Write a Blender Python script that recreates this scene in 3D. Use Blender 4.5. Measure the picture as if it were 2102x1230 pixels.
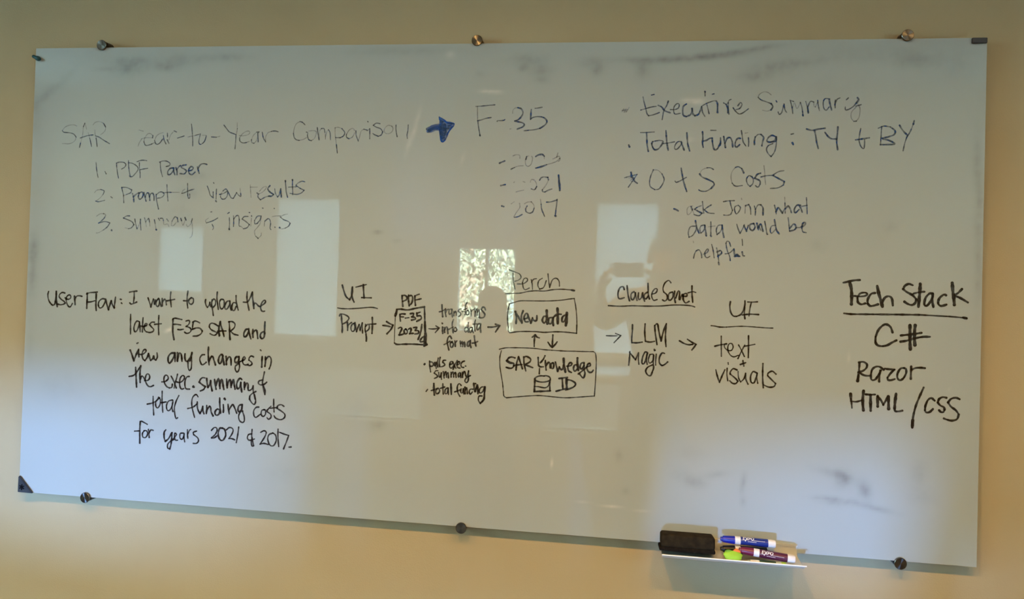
import bpy, bmesh, math, random
from mathutils import Vector, Matrix, noise
for o in list(bpy.data.objects):
    bpy.data.objects.remove(o)
SC = bpy.context.scene
LAMP_W, SKY, SUN_W, FILL_W = 105.0, 20.5, 600.0, 20000.0
COL = SC.collection
# ---------------------------------------------------------------- camera
# world: x runs right along the board (its left edge is x = 0), the front of
# the glass is y = 0, the room lies towards -y, z is up.
BZ = 0.95                       # height of the board's lower edge
BW, BH = 2.4384, 1.2192         # 8 ft x 4 ft
cam_d = bpy.data.cameras.new('camera')
cam = bpy.data.objects.new('camera', cam_d)
COL.objects.link(cam)
SC.camera = cam
cam_d.sensor_fit = 'HORIZONTAL'
cam_d.sensor_width = 36.0
cam_d.lens = 36.0 * 1560 / 2102
cam_d.shift_y = -100.0 / 2102
cam_d.clip_start = 0.02
RX = (0.98994, 0.02929, -0.13843)       # camera right, up, back in board axes (x, up, out)
RY = (-0.02696, 0.99946, 0.01866)
RZ = (0.1389, -0.01474, 0.9902)
def b2w(v): return (v[0], -v[2], v[1])
M3 = Matrix((b2w(RX), b2w(RY), b2w(RZ))).transposed()
CAM = Vector((1.60705, -1.88541, BZ + 0.66802))
cam.matrix_world = Matrix.Translation(CAM) @ M3.to_4x4()
# ---------------------------------------------------------------- daylight, added fill lamps, exposure
SC.view_settings.view_transform = 'Standard'
SC.view_settings.look = 'None'
SC.view_settings.exposure = 0.0
SC.view_settings.gamma = 1.0
SC.view_settings.use_curve_mapping = False
world = bpy.data.worlds.new('sky')
SC.world = world
world.use_nodes = True
wn = world.node_tree.nodes
wn['Background'].inputs[0].default_value = (0.50, 0.85, 1.0, 1)
wn['Background'].inputs[1].default_value = SKY
def sunlamp(name, energy, color, angle, direction):
    d = bpy.data.lights.new(name, 'SUN')
    d.energy = energy; d.color = color; d.angle = math.radians(angle)
    o = bpy.data.objects.new(name, d)
    COL.objects.link(o)
    o.rotation_euler = Vector(direction).to_track_quat('-Z', 'Y').to_euler()
sunlamp('sun', SUN_W, (1.0, 0.97, 0.9), 0.6, (0.04, -0.80, -0.60))
# added unseen fill lamps outside the low openings,
# lighting the foot of the board
for tgt, cone, power in (((-0.27, -3.6, 0.59), 2.9, FILL_W), ((1.23, -3.6, 0.59), 2.7, FILL_W * .88)):
    gl = bpy.data.lights.new('sun_glint', 'SPOT')
    gl.energy = power; gl.color = (0.20, 0.45, 1.0); gl.shadow_soft_size = 0.62
    gl.spot_size = math.radians(2 * cone); gl.spot_blend = 0.15
    glo = bpy.data.objects.new('sun_glint', gl)
    COL.objects.link(glo)
    glo.location = (-2.0, -16.0, -0.9)
    glo.rotation_euler = (Vector(tgt) - glo.location).to_track_quat('-Z', 'Y').to_euler()
# ---------------------------------------------------------------- helpers
def link(o, parent=None):
    COL.objects.link(o)
    if parent: o.parent = parent
    return o
def tag(o, label=None, cat=None, group=None, kind=None):
    if label: o['label'] = label
    if cat: o['category'] = cat
    if group: o['group'] = group
    if kind: o['kind'] = kind
    return o
def thing(name, label, cat, loc=(0, 0, 0), rot=(0, 0, 0), group=None):
    o = bpy.data.objects.new(name, None)
    o.empty_display_size = 0.05
    o.location = loc
    o.rotation_euler = rot
    link(o)
    return tag(o, label, cat, group)
def obj(name, bm, mat, parent=None, smooth=False, loc=None, rot=None, recalc=True):
    me = bpy.data.meshes.new(name)
    if recalc: bmesh.ops.recalc_face_normals(bm, faces=bm.faces)
    bm.to_mesh(me)
    bm.free()
    for m in (mat if isinstance(mat, (list, tuple)) else [mat]):
        me.materials.append(m)
    if smooth:
        for p in me.polygons: p.use_smooth = True
        if smooth != 'all':
            try: me.set_sharp_from_angle(angle=math.radians(smooth if smooth is not True else 40))
            except Exception: pass
    o = bpy.data.objects.new(name, me)
    if loc: o.location = loc
    if rot: o.rotation_euler = rot
    return link(o, parent)
def box(bm, x0, y0, z0, x1, y1, z1, bev=0.0, seg=2):
    r = bmesh.ops.create_cube(bm, size=1.0)
    vs = r['verts']
    for v in vs:
        v.co = Vector((x0 + (v.co.x + .5) * (x1 - x0), y0 + (v.co.y + .5) * (y1 - y0), z0 + (v.co.z + .5) * (z1 - z0)))
    if bev:
        es = list({e for v in vs for e in v.link_edges})
        bmesh.ops.bevel(bm, geom=es, offset=bev, segments=seg, affect='EDGES', profile=0.5)
    return bm
def newbox(*a, **k):
    return box(bmesh.new(), *a, **k)
def lathe(bm, prof, axis='X', seg=32, at=(0, 0, 0)):
    """prof: (along, radius) pairs; closed with caps where radius is 0"""
    rings = []
    for a, r in prof:
        ring = []
        n = 1 if r < 1e-7 else seg
        for i in range(n):
            t = 2 * math.pi * i / seg
            c, s = r * math.cos(t), r * math.sin(t)
            p = {'X': (a, c, s), 'Y': (c, a, s), 'Z': (c, s, a)}[axis]
            ring.append(bm.verts.new((p[0] + at[0], p[1] + at[1], p[2] + at[2])))
        rings.append(ring)
    for A, B in zip(rings, rings[1:]):
        for i in range(seg):
            a0, a1 = A[i % len(A)], A[(i + 1) % len(A)]
            b0, b1 = B[i % len(B)], B[(i + 1) % len(B)]
            f = [a0, a1, b1, b0]
            u = []
            for v in f:
                if v not in u: u.append(v)
            if len(u) > 2:
                try: bm.faces.new(u)
                except ValueError: pass
    for ring in (rings[0], rings[-1]):
        if len(ring) > 2:
            try: bm.faces.new(ring)
            except ValueError: pass
    return bm
def prism(bm, pts, y0, y1, bev=0.0):
    """polygon (x, z) extruded from y0 to y1"""
    a = [bm.verts.new((x, y0, z)) for x, z in pts]
    b = [bm.verts.new((x, y1, z)) for x, z in pts]
    n = len(pts)
    bm.faces.new(a); bm.faces.new(b[::-1])
    for i in range(n):
        bm.faces.new((a[i], b[i], b[(i + 1) % n], a[(i + 1) % n]))
    if bev:
        bmesh.ops.bevel(bm, geom=[e for e in bm.edges], offset=bev, segments=2, affect='EDGES')
    return bm
# ---------------------------------------------------------------- materials
def mat(name, col, rough=0.5, metal=0.0, spec=0.5, **kw):
    m = bpy.data.materials.new(name)
    m.use_nodes = True
    b = m.node_tree.nodes['Principled BSDF']
    b.inputs['Base Color'].default_value = (*col, 1)
    b.inputs['Roughness'].default_value = rough
    b.inputs['Metallic'].default_value = metal
    b.inputs['Specular IOR Level'].default_value = spec
    for k, v in kw.items():
        b.inputs[k.replace('_', ' ')].default_value = v
    return m
def noisy(m, col2, scale=8.0, detail=4.0, lo=0.35, hi=0.65, bump=0.0, bscale=200.0):
    """mottle a material's base colour towards col2, with a fine bump"""
    nt = m.node_tree; N = nt.nodes; L = nt.links
    b = N['Principled BSDF']
    c1 = tuple(b.inputs['Base Color'].default_value)
    tc = N.new('ShaderNodeTexCoord')
    nz = N.new('ShaderNodeTexNoise'); nz.inputs['Scale'].default_value = scale; nz.inputs['Detail'].default_value = detail
    mr = N.new('ShaderNodeMapRange'); mr.inputs[1].default_value = lo; mr.inputs[2].default_value = hi
    mx = N.new('ShaderNodeMix'); mx.data_type = 'RGBA'
    mx.inputs[6].default_value = c1; mx.inputs[7].default_value = (*col2, 1)
    L.new(tc.outputs['Object'], nz.inputs['Vector']); L.new(nz.outputs['Fac'], mr.inputs[0])
    L.new(mr.outputs[0], mx.inputs[0]); L.new(mx.outputs[2], b.inputs['Base Color'])
    if bump:
        n2 = N.new('ShaderNodeTexNoise'); n2.inputs['Scale'].default_value = bscale; n2.inputs['Detail'].default_value = 3
        bp = N.new('ShaderNodeBump'); bp.inputs['Strength'].default_value = bump; bp.inputs['Distance'].default_value = 0.002
        L.new(tc.outputs['Object'], n2.inputs['Vector']); L.new(n2.outputs['Fac'], bp.inputs['Height'])
        L.new(bp.outputs[0], b.inputs['Normal'])
    return m
# ---------------------------------------------------------------- measured data (metres on the board; ink in 0.1 mm)
SMUDGE_GLINT = [(0.2811, 1.1625, 0.05, 0.0212, 0.0, 0.62), (0.2947, 1.1823, 0.0684, 0.0172, 0.0, 0.4), (0.3949, 1.1657, 0.0395, 0.0145, 0.0, 0.62), (0.4364, 1.1851, 0.0643, 0.0157, 0.0, 0.38), (0.5546, 1.1894, 0.0661, 0.0117, 0.0, 0.42), (0.2092, 1.1603, 0.0376, 0.008, 0.0, 0.3), (0.0363, 1.0901, 0.103, 0.0161, 0.698, 0.3), (0.0092, 1.0295, 0.0208, 0.0674, 0.0, 0.2), (0.0146, 0.6603, 0.0192, 0.0455, 0.0, 0.62), (0.015, 0.58, 0.0177, 0.0588, 0.0, 0.42), (0.0162, 0.413, 0.0148, 0.08, 0.0, 0.15), (1.3703, 1.1776, 0.0552, 0.0172, 0.0, 0.42), (1.4019, 1.1492, 0.0342, 0.0171, 0.0, 0.42), (1.3586, 1.1556, 0.0148, 0.0098, 0.0, 0.4), (1.5288, 1.169, 0.036, 0.0146, 0.0, 0.4), (1.545, 1.1483, 0.0192, 0.0145, 0.0, 0.5), (1.6544, 1.1513, 0.0212, 0.024, 0.0, 0.5), (1.636, 1.1754, 0.0707, 0.0084, 0.0, 0.4), (1.7475, 1.1769, 0.104, 0.0108, 0.07, 0.6), (1.8399, 1.1845, 0.0799, 0.0095, 0.105, 0.5), (1.9194, 1.1991, 0.079, 0.0071, 0.14, 0.45), (1.9658, 1.1516, 0.0617, 0.0188, 0.105, 0.5), (1.9154, 1.1308, 0.0396, 0.0118, 0.0, 0.4), (2.0327, 1.1652, 0.0555, 0.0105, 0.087, 0.32), (2.0896, 1.1043, 0.2174, 0.0465, 0.0, 0.1), (2.2789, 1.1668, 0.0481, 0.0206, 0.0, 0.35), (2.3697, 1.1604, 0.0527, 0.0456, 0.0, 0.2), (2.1757, 1.185, 0.1723, 0.0254, 0.0, 0.2), (1.2472, 1.1414, 0.0125, 0.0087, 0.0, 0.3), (1.4026, 1.1247, 0.0245, 0.011, 0.0, 0.3), (1.0353, 1.2017, 0.1534, 0.0126, 0.0, 0.22), (1.7792, 0.1604, 0.0321, 0.0164, -0.262, 0.3), (1.8105, 0.1485, 0.0206, 0.014, 0.0, 0.4), (1.8534, 0.1713, 0.034, 0.0093, 0.175, 0.28), (1.9161, 0.1558, 0.0079, 0.0232, -0.14, 0.5), (1.9172, 0.1119, 0.0079, 0.0139, 0.0, 0.3), (2.1229, 0.193, 0.0457, 0.0114, -0.209, 0.42), (2.145, 0.1797, 0.0239, 0.0228, 0.0, 0.5), (2.1922, 0.1568, 0.0172, 0.0249, 0.175, 0.6), (2.1352, 0.1277, 0.0456, 0.0102, 0.0, 0.5), (2.1001, 0.1343, 0.0328, 0.0057, 0.0, 0.35), (2.2178, 0.1178, 0.045, 0.0079, -0.175, 0.4), (2.309, 0.2055, 0.0191, 0.0292, 0.0, 0.3), (2.3154, 0.152, 0.0317, 0.0202, 0.0, 0.2), (1.6207, 0.203, 0.0106, 0.0166, 0.0, 0.3), (1.6406, 0.1179, 0.0117, 0.0095, 0.0, 0.25), (1.7892, 0.2197, 0.0344, 0.0164, 0.0, 0.15), (1.0086, 0.242, 0.0206, 0.0161, 0.0, 0.38), (0.956, 0.2664, 0.0646, 0.0498, 0.0, 0.1), (2.4285, 0.8323, 0.0105, 0.1353, 0.0, 0.4), (2.4201, 0.945, 0.0084, 0.0678, 0.0, 0.35), (2.4294, 0.6748, 0.0094, 0.1012, 0.0, 0.25), (2.2353, 0.7773, 0.0151, 0.0137, 0.0, 0.3), (2.0781, 0.7275, 0.0198, 0.0162, 0.0, 0.22), (0.9924, 0.7342, 0.0142, 0.0063, 0.0, 0.5), (1.0447, 0.713, 0.0129, 0.005, 0.0, 0.3), (0.4254, 0.1975, 0.0833, 0.0323, 0.0, 0.12), (0.7573, 0.1035, 0.0531, 0.0252, 0.0, 0.12), (0.5, 0.434, 0.11, 0.0387, 0.0, 0.08), (0.1065, 0.2977, 0.0726, 0.0529, 0.0, 0.14), (0.4265, 0.8932, 0.0559, 0.0327, 0.0, 0.2), (0.464, 0.8285, 0.0362, 0.0234, 0.0, 0.3), (0.4832, 0.8743, 0.0417, 0.013, 0.0, 0.25), (0.4453, 0.7695, 0.0557, 0.0286, 0.0, 0.2), (1.2748, 1.0968, 0.0311, 0.0049, -0.052, -0.6), (1.084, 1.0096, 0.0064, 0.05, -0.244, -0.38), (1.0663, 0.9595, 0.0051, 0.03, -0.244, -0.3), (1.785, 1.0719, 0.0254, 0.0083, 0.0, -0.5), (1.7641, 1.0743, 0.0185, 0.006, 0.0, -0.4), (1.7723, 0.978, 0.0162, 0.0036, 0.0, -0.35), (1.6064, 0.0775, 0.082, 0.0019, -0.07, -0.6), (1.4567, 0.1721, 0.0029, 0.0132, 0.0, -0.5), (0.4223, 0.4592, 0.0126, 0.0052, 0.436, -0.9), (1.17, 1.1917, 0.0152, 0.0112, 0.0, -0.3), (2.1507, 0.4678, 0.0033, 0.0114, 0.0, -0.35), (2.3738, 0.4028, 0.0021, 0.0034, 0.0, -0.6), (1.2098, 0.9272, 0.005, 0.0173, -0.244, -0.2)]  # dark smudges; negative strengths are wiped streaks and glints painted pale
STAND = [(0.2004, 1.2251), (1.2383, 1.2257), (2.2636, 1.2259), (0.2016, -0.0007), (1.2348, -0.0024), (2.2727, -0.004)]
BOARD_COL = (0.408, 0.446, 0.455)
FROST = (0.75, 0.78, 0.80)
ADDED_SIDEWIN = {'left': (-3.3, -1.8, 1.65, 2.60), 'right': (-3.3, -2.4, 1.75, 2.60)}
M_wall = noisy(mat('wall_paint', (0.47, 0.375, 0.235), 0.85, spec=0.25), (0.45, 0.36, 0.223), 3.0, bump=0.2, bscale=260)
M_rearwall = noisy(mat('rear_wall_paint', (0.50, 0.42, 0.30), 0.85, spec=0.25), (0.48, 0.40, 0.285), 3.0)
M_white = mat('white_trim', (0.80, 0.80, 0.78), 0.5)
M_darkframe = mat('bronze_frame', (0.05, 0.045, 0.04), 0.6)
M_ceil = noisy(mat('ceiling_paint', (0.62, 0.60, 0.55), 0.9), (0.58, 0.56, 0.51), 6.0)
M_carpet = noisy(mat('grey_carpet', (0.20, 0.20, 0.205), 0.95, spec=0.1), (0.15, 0.15, 0.16), 40.0, bump=0.4, bscale=400)
def thin(name, a, b, fac):
    """a sheet that mixes two plain shaders"""
    m = bpy.data.materials.new(name); m.use_nodes = True
    N = m.node_tree.nodes; L = m.node_tree.links
    N.remove(N['Principled BSDF'])
    mx = N.new('ShaderNodeMixShader'); mx.inputs[0].default_value = fac
    for i, (kind, c) in enumerate((a, b)):
        n = N.new('ShaderNodeBsdf' + kind); n.inputs['Color'].default_value = (*c, 1)
        if kind == 'Glossy': n.inputs['Roughness'].default_value = 0.0
        L.new(n.outputs[0], mx.inputs[1 + i])
    L.new(mx.outputs[0], N['Material Output'].inputs[0])
    return m
M_glass = thin('window_glass', ('Transparent', (.95, .97, .96)), ('Glossy', (1, 1, 1)), .06)
M_frost = thin('frosted_glass', ('Translucent', FROST), ('Diffuse', FROST), .4)
M_paving = noisy(mat('dark_paving', (0.022, 0.022, 0.024), 0.9, spec=.1), (0.016, 0.016, 0.018), 2.0)  # darkened so it stays dim in the board's reflection
M_ground = noisy(mat('dark_soil', (0.0045, 0.005, 0.005), 0.95, spec=.02), (0.003, 0.0035, 0.0035), 1.5)  # outside ground darkened to near black, dim in the reflection
# ---------------------------------------------------------------- the room
X0, X1, Y1, ZC = -3.0, 4.4, -3.6, 2.90
YW = 0.030                                   # face of the board's wall
def struct(name, bm, m, parent=None):
    o = obj(name, bm, m, parent)
    if not parent: o['kind'] = 'structure'
    return o
struct('wall_front', newbox(X0 - .15, YW, 0, X1 + .15, YW + .15, ZC), M_wall)
struct('floor', newbox(X0 - .15, Y1 - .15, -.1, X1 + .15, YW + .15, 0), M_carpet)
for nm, xa, xb, xf in (('left', X0 - .15, X0, X0 - .08), ('right', X1, X1 + .15, X1 + .03)):
    SY0, SY1, SZ0, SZ1 = ADDED_SIDEWIN[nm]         # added unseen side windows; their sky light brightens the wall
    c = bmesh.new()
    box(c, xa, Y1 - .15, 0, xb, SY0, ZC); box(c, xa, SY1, 0, xb, YW, ZC)
    box(c, xa, SY0, 0, xb, SY1, SZ0); box(c, xa, SY0, SZ1, xb, SY1, ZC)
    struct('wall_' + nm, c, M_rearwall)
    c = bmesh.new()
    box(c, xf, SY0, SZ0, xf + .05, SY0 + .05, SZ1); box(c, xf, SY1 - .05, SZ0, xf + .05, SY1, SZ1)
    box(c, xf, SY0 + .05, SZ0, xf + .05, SY1 - .05, SZ0 + .05); box(c, xf, SY0 + .05, SZ1 - .05, xf + .05, SY1 - .05, SZ1)
    w = struct('window_' + nm, c, M_white)
    struct('pane', newbox(xf + .022, SY0 + .05, SZ0 + .05, xf + .028, SY1 - .05, SZ1 - .05), M_glass, w)
struct('ceiling', newbox(X0 - .15, Y1 - .15, ZC, X1 + .15, YW + .15, ZC + .12), M_ceil)
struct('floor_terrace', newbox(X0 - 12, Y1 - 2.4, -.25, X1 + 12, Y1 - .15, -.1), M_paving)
struct('floor_garden', newbox(X0 - 25, Y1 - 30, -1.4, X1 + 25, Y1 - 2.4, -1.2), M_ground)
# rear wall: openings (x0, x1, z0, z1, frosted)
OPEN = [(0.416, 0.878, 1.081, 1.731, 0),          # clear window towards the trees
        (-1.018, -0.476, 0.99, 2.08, 1),           # tall frosted lights
        (1.424, 1.906, 0.96, 2.09, 1),
        (-0.75, 0.20, 0.41, 0.80, 0),            # two added gaps that let the low fill lamps in
        (0.80, 1.66, 0.41, 0.78, 0),
        (-1.99, -1.573, 1.296, 1.843, 1),
        (1.44, 1.775, 0.80, 0.915, 1)]  # added frosted slot, standing in for bright white paper
xs = sorted({X0, X1} | {v for o in OPEN for v in o[:2]})
zs = sorted({0.0, ZC} | {v for o in OPEN for v in o[2:4]})
c = bmesh.new()
for xa, xb in zip(xs, xs[1:]):
    for za, zb in zip(zs, zs[1:]):
        mx_, mz_ = (xa + xb) / 2, (za + zb) / 2
        if not any(o[0] < mx_ < o[1] and o[2] < mz_ < o[3] for o in OPEN):
            box(c, xa, Y1 - .12, za, xb, Y1, zb)
struct('wall_rear', c, M_rearwall)
for i, (a, b, z0, z1, fr) in enumerate(OPEN):
    f = bmesh.new()
    t = .022
    ya, yb = Y1 - .09, Y1 - .04
    box(f, a, ya, z0, a + t, yb, z1); box(f, b - t, ya, z0, b, yb, z1)
    box(f, a + t, ya, z0, b - t, yb, z0 + t); box(f, a + t, ya, z1 - t, b - t, yb, z1)
    n = {0: 1}.get(i, 0)
    for k in range(n):
        xm = a + (b - a) * (k + 1) / (n + 1)
        box(f, xm - .011, ya, z0 + t, xm + .011, yb, z1 - t)
    w = struct('window_%d' % (i + 1), f, M_darkframe if i in (3, 4) else M_white)  # the added gaps get dark frames that stay out of the reflection
    if i not in (3, 4):
        struct('pane', newbox(a + t, Y1 - .068, z0 + t, b - t, Y1 - .062, z1 - t), M_frost if fr else M_glass, w)
    if i == 0:
        struct('window_sill', newbox(a - .03, Y1 - .03, z0 - .03, b + .03, Y1 + .05, z0), M_white, w)
# ---------------------------------------------------------------- ceiling lamps
M_trim = mat('lamp_trim', (0.75, 0.75, 0.73), 0.4)
M_bulb = mat('lamp_lens', (1, 0.85, 0.6), 0.5)
bn = M_bulb.node_tree.nodes['Principled BSDF']
bn.inputs['Emission Color'].default_value = (1, 0.72, 0.42, 1); bn.inputs['Emission Strength'].default_value = 6
LAMPX = (0.25, 1.15, 2.05, 2.95)
for i, x in enumerate(LAMPX):
    t = thing('ceiling_downlight', '%s recessed warm ceiling downlight in the row before the board' % ('leftmost', 'second', 'third', 'rightmost')[i],
              'ceiling light', (x, -1.8, ZC), group='downlights in the ceiling')
    obj('trim_ring', lathe(bmesh.new(), [(-.006, .052), (-.006, .075), (0, .078), (0, .052), (-.006, .052)], 'Z'), M_trim, t, smooth=True)
    obj('lens', lathe(bmesh.new(), [(-.003, 0), (-.003, .052), (0, .052)], 'Z'), M_bulb, t)
    l = bpy.data.lights.new('downlight_beam', 'SPOT')
    l.energy = LAMP_W * (.85, 1.2, 1.0, .35)[i]; l.color = (1.0, 0.61, 0.20); l.spot_size = math.radians(158); l.spot_blend = 0.9
    l.shadow_soft_size = 0.028
    lo = bpy.data.objects.new('downlight_beam', l); lo.location = (0, 0, -.03); link(lo, t)
# ---------------------------------------------------------------- whiteboard
def smudge_glint_at(x, z):
    d = w = 0.0
    for (cx, cz, rx, rz, a, s) in SMUDGE_GLINT:
        dx, dz = x - cx, z - cz
        ca, sa = math.cos(a), math.sin(a)
        u, v = (dx * ca + dz * sa) / rx, (-dx * sa + dz * ca) / rz
        q = u * u + v * v
        if q < 4.5:
            g = math.exp(-1.3 * q)
            n = noise.noise((x * 38, z * 38, 1.7)) * .5 + noise.noise((x * 90, z * 90, 4.1)) * .35
            val = .70 * abs(s) * g * max(0.0, .85 + n)
            if s > 0: d += val
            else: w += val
    n = noise.noise((x * 2.2, z * 2.6, 9.0)) + .5 * noise.noise((x * 7, z * 7, 3.0))
    d += max(0.0, n) * .05
    return min(d, .85), min(w, .8)
M_board = mat('glossy_white_glass', (0.43, 0.44, 0.45), 0.012, spec=0.62)
nt = M_board.node_tree; N = nt.nodes; L = nt.links
at_ = N.new('ShaderNodeAttribute'); at_.attribute_name = 'smudge'
sp = N.new('ShaderNodeSeparateColor')
m1 = N.new('ShaderNodeMix'); m1.data_type = 'RGBA'; m1.inputs[6].default_value = (*BOARD_COL, 1); m1.inputs[7].default_value = (0.13, 0.135, 0.135, 1)
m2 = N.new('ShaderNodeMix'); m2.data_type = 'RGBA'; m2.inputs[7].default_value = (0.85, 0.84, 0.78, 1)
L.new(at_.outputs['Color'], sp.inputs[0]); L.new(sp.outputs[0], m1.inputs[0]); L.new(sp.outputs[1], m2.inputs[0])
L.new(m1.outputs[2], m2.inputs[6]); L.new(m2.outputs[2], N['Principled BSDF'].inputs['Base Color'])
M_edge = mat('glass_edge', (0.62, 0.68, 0.66), 0.15)
board = thing('whiteboard', 'large frameless white glass board covered with blue and black marker writing, on the beige wall', 'whiteboard', (0, 0, BZ))
gb = bmesh.new()
NX, NZ = 440, 220
col = gb.verts.layers.float_color.new('smudge')
grid = []
for j in range(NZ + 1):
    row = []
    for i in range(NX + 1):
        x, z = BW * i / NX, BH * j / NZ
        v = gb.verts.new((x, 0, z))
        d, w = smudge_glint_at(x, z)
        v[col] = (d, w, 0, 1)
        row.append(v)
    grid.append(row)
for j in range(NZ):
    for i in range(NX):
        gb.faces.new((grid[j][i], grid[j][i + 1], grid[j + 1][i + 1], grid[j + 1][i]))
TH = 0.006
bk = [gb.verts.new((x, TH, z)) for x, z in ((0, 0), (BW, 0), (BW, BH), (0, BH))]
f = gb.faces.new(bk[::-1]); f.material_index = 1
for line, p, q in ((grid[0], 0, 1), ([r[-1] for r in grid], 1, 2), (grid[-1][::-1], 2, 3), ([r[0] for r in grid][::-1], 3, 0)):
    f = gb.faces.new(line[::-1] + [bk[p], bk[q]]); f.material_index = 1
obj('glass_panel', gb, [M_board, M_edge], board)
# standoffs
M_steel = mat('brushed_steel', (0.17, 0.15, 0.135), 0.24, metal=1.0)
M_barrel = mat('dark_steel', (0.10, 0.09, 0.08), 0.35, metal=1.0)
nt = M_steel.node_tree
tg = nt.nodes.new('ShaderNodeTangent'); tg.direction_type = 'RADIAL'; tg.axis = 'Y'
nt.links.new(tg.outputs[0], nt.nodes['Principled BSDF'].inputs['Tangent'])
nt.nodes['Principled BSDF'].inputs['Anisotropic'].default_value = 0.9
for (x, z) in STAND:
    b = obj('standoff', lathe(bmesh.new(), [(YW - .0003, 0), (YW - .0003, .0125), (TH, .0125), (TH, 0)], 'Y', 28), M_barrel, board, smooth=True, loc=(x, 0, z))
    obj('standoff_cap', lathe(bmesh.new(), [(-.0015, 0), (-.0015, .0135), (-.0055, .0138), (-.0065, .0128), (-.0065, 0)], 'Y', 36), M_steel, b, smooth=True)
    obj('washer', lathe(bmesh.new(), [(0, 0), (0, .0125), (-.0015, .0125), (-.0015, 0)], 'Y', 28), M_barrel, b, smooth=True)
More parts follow.
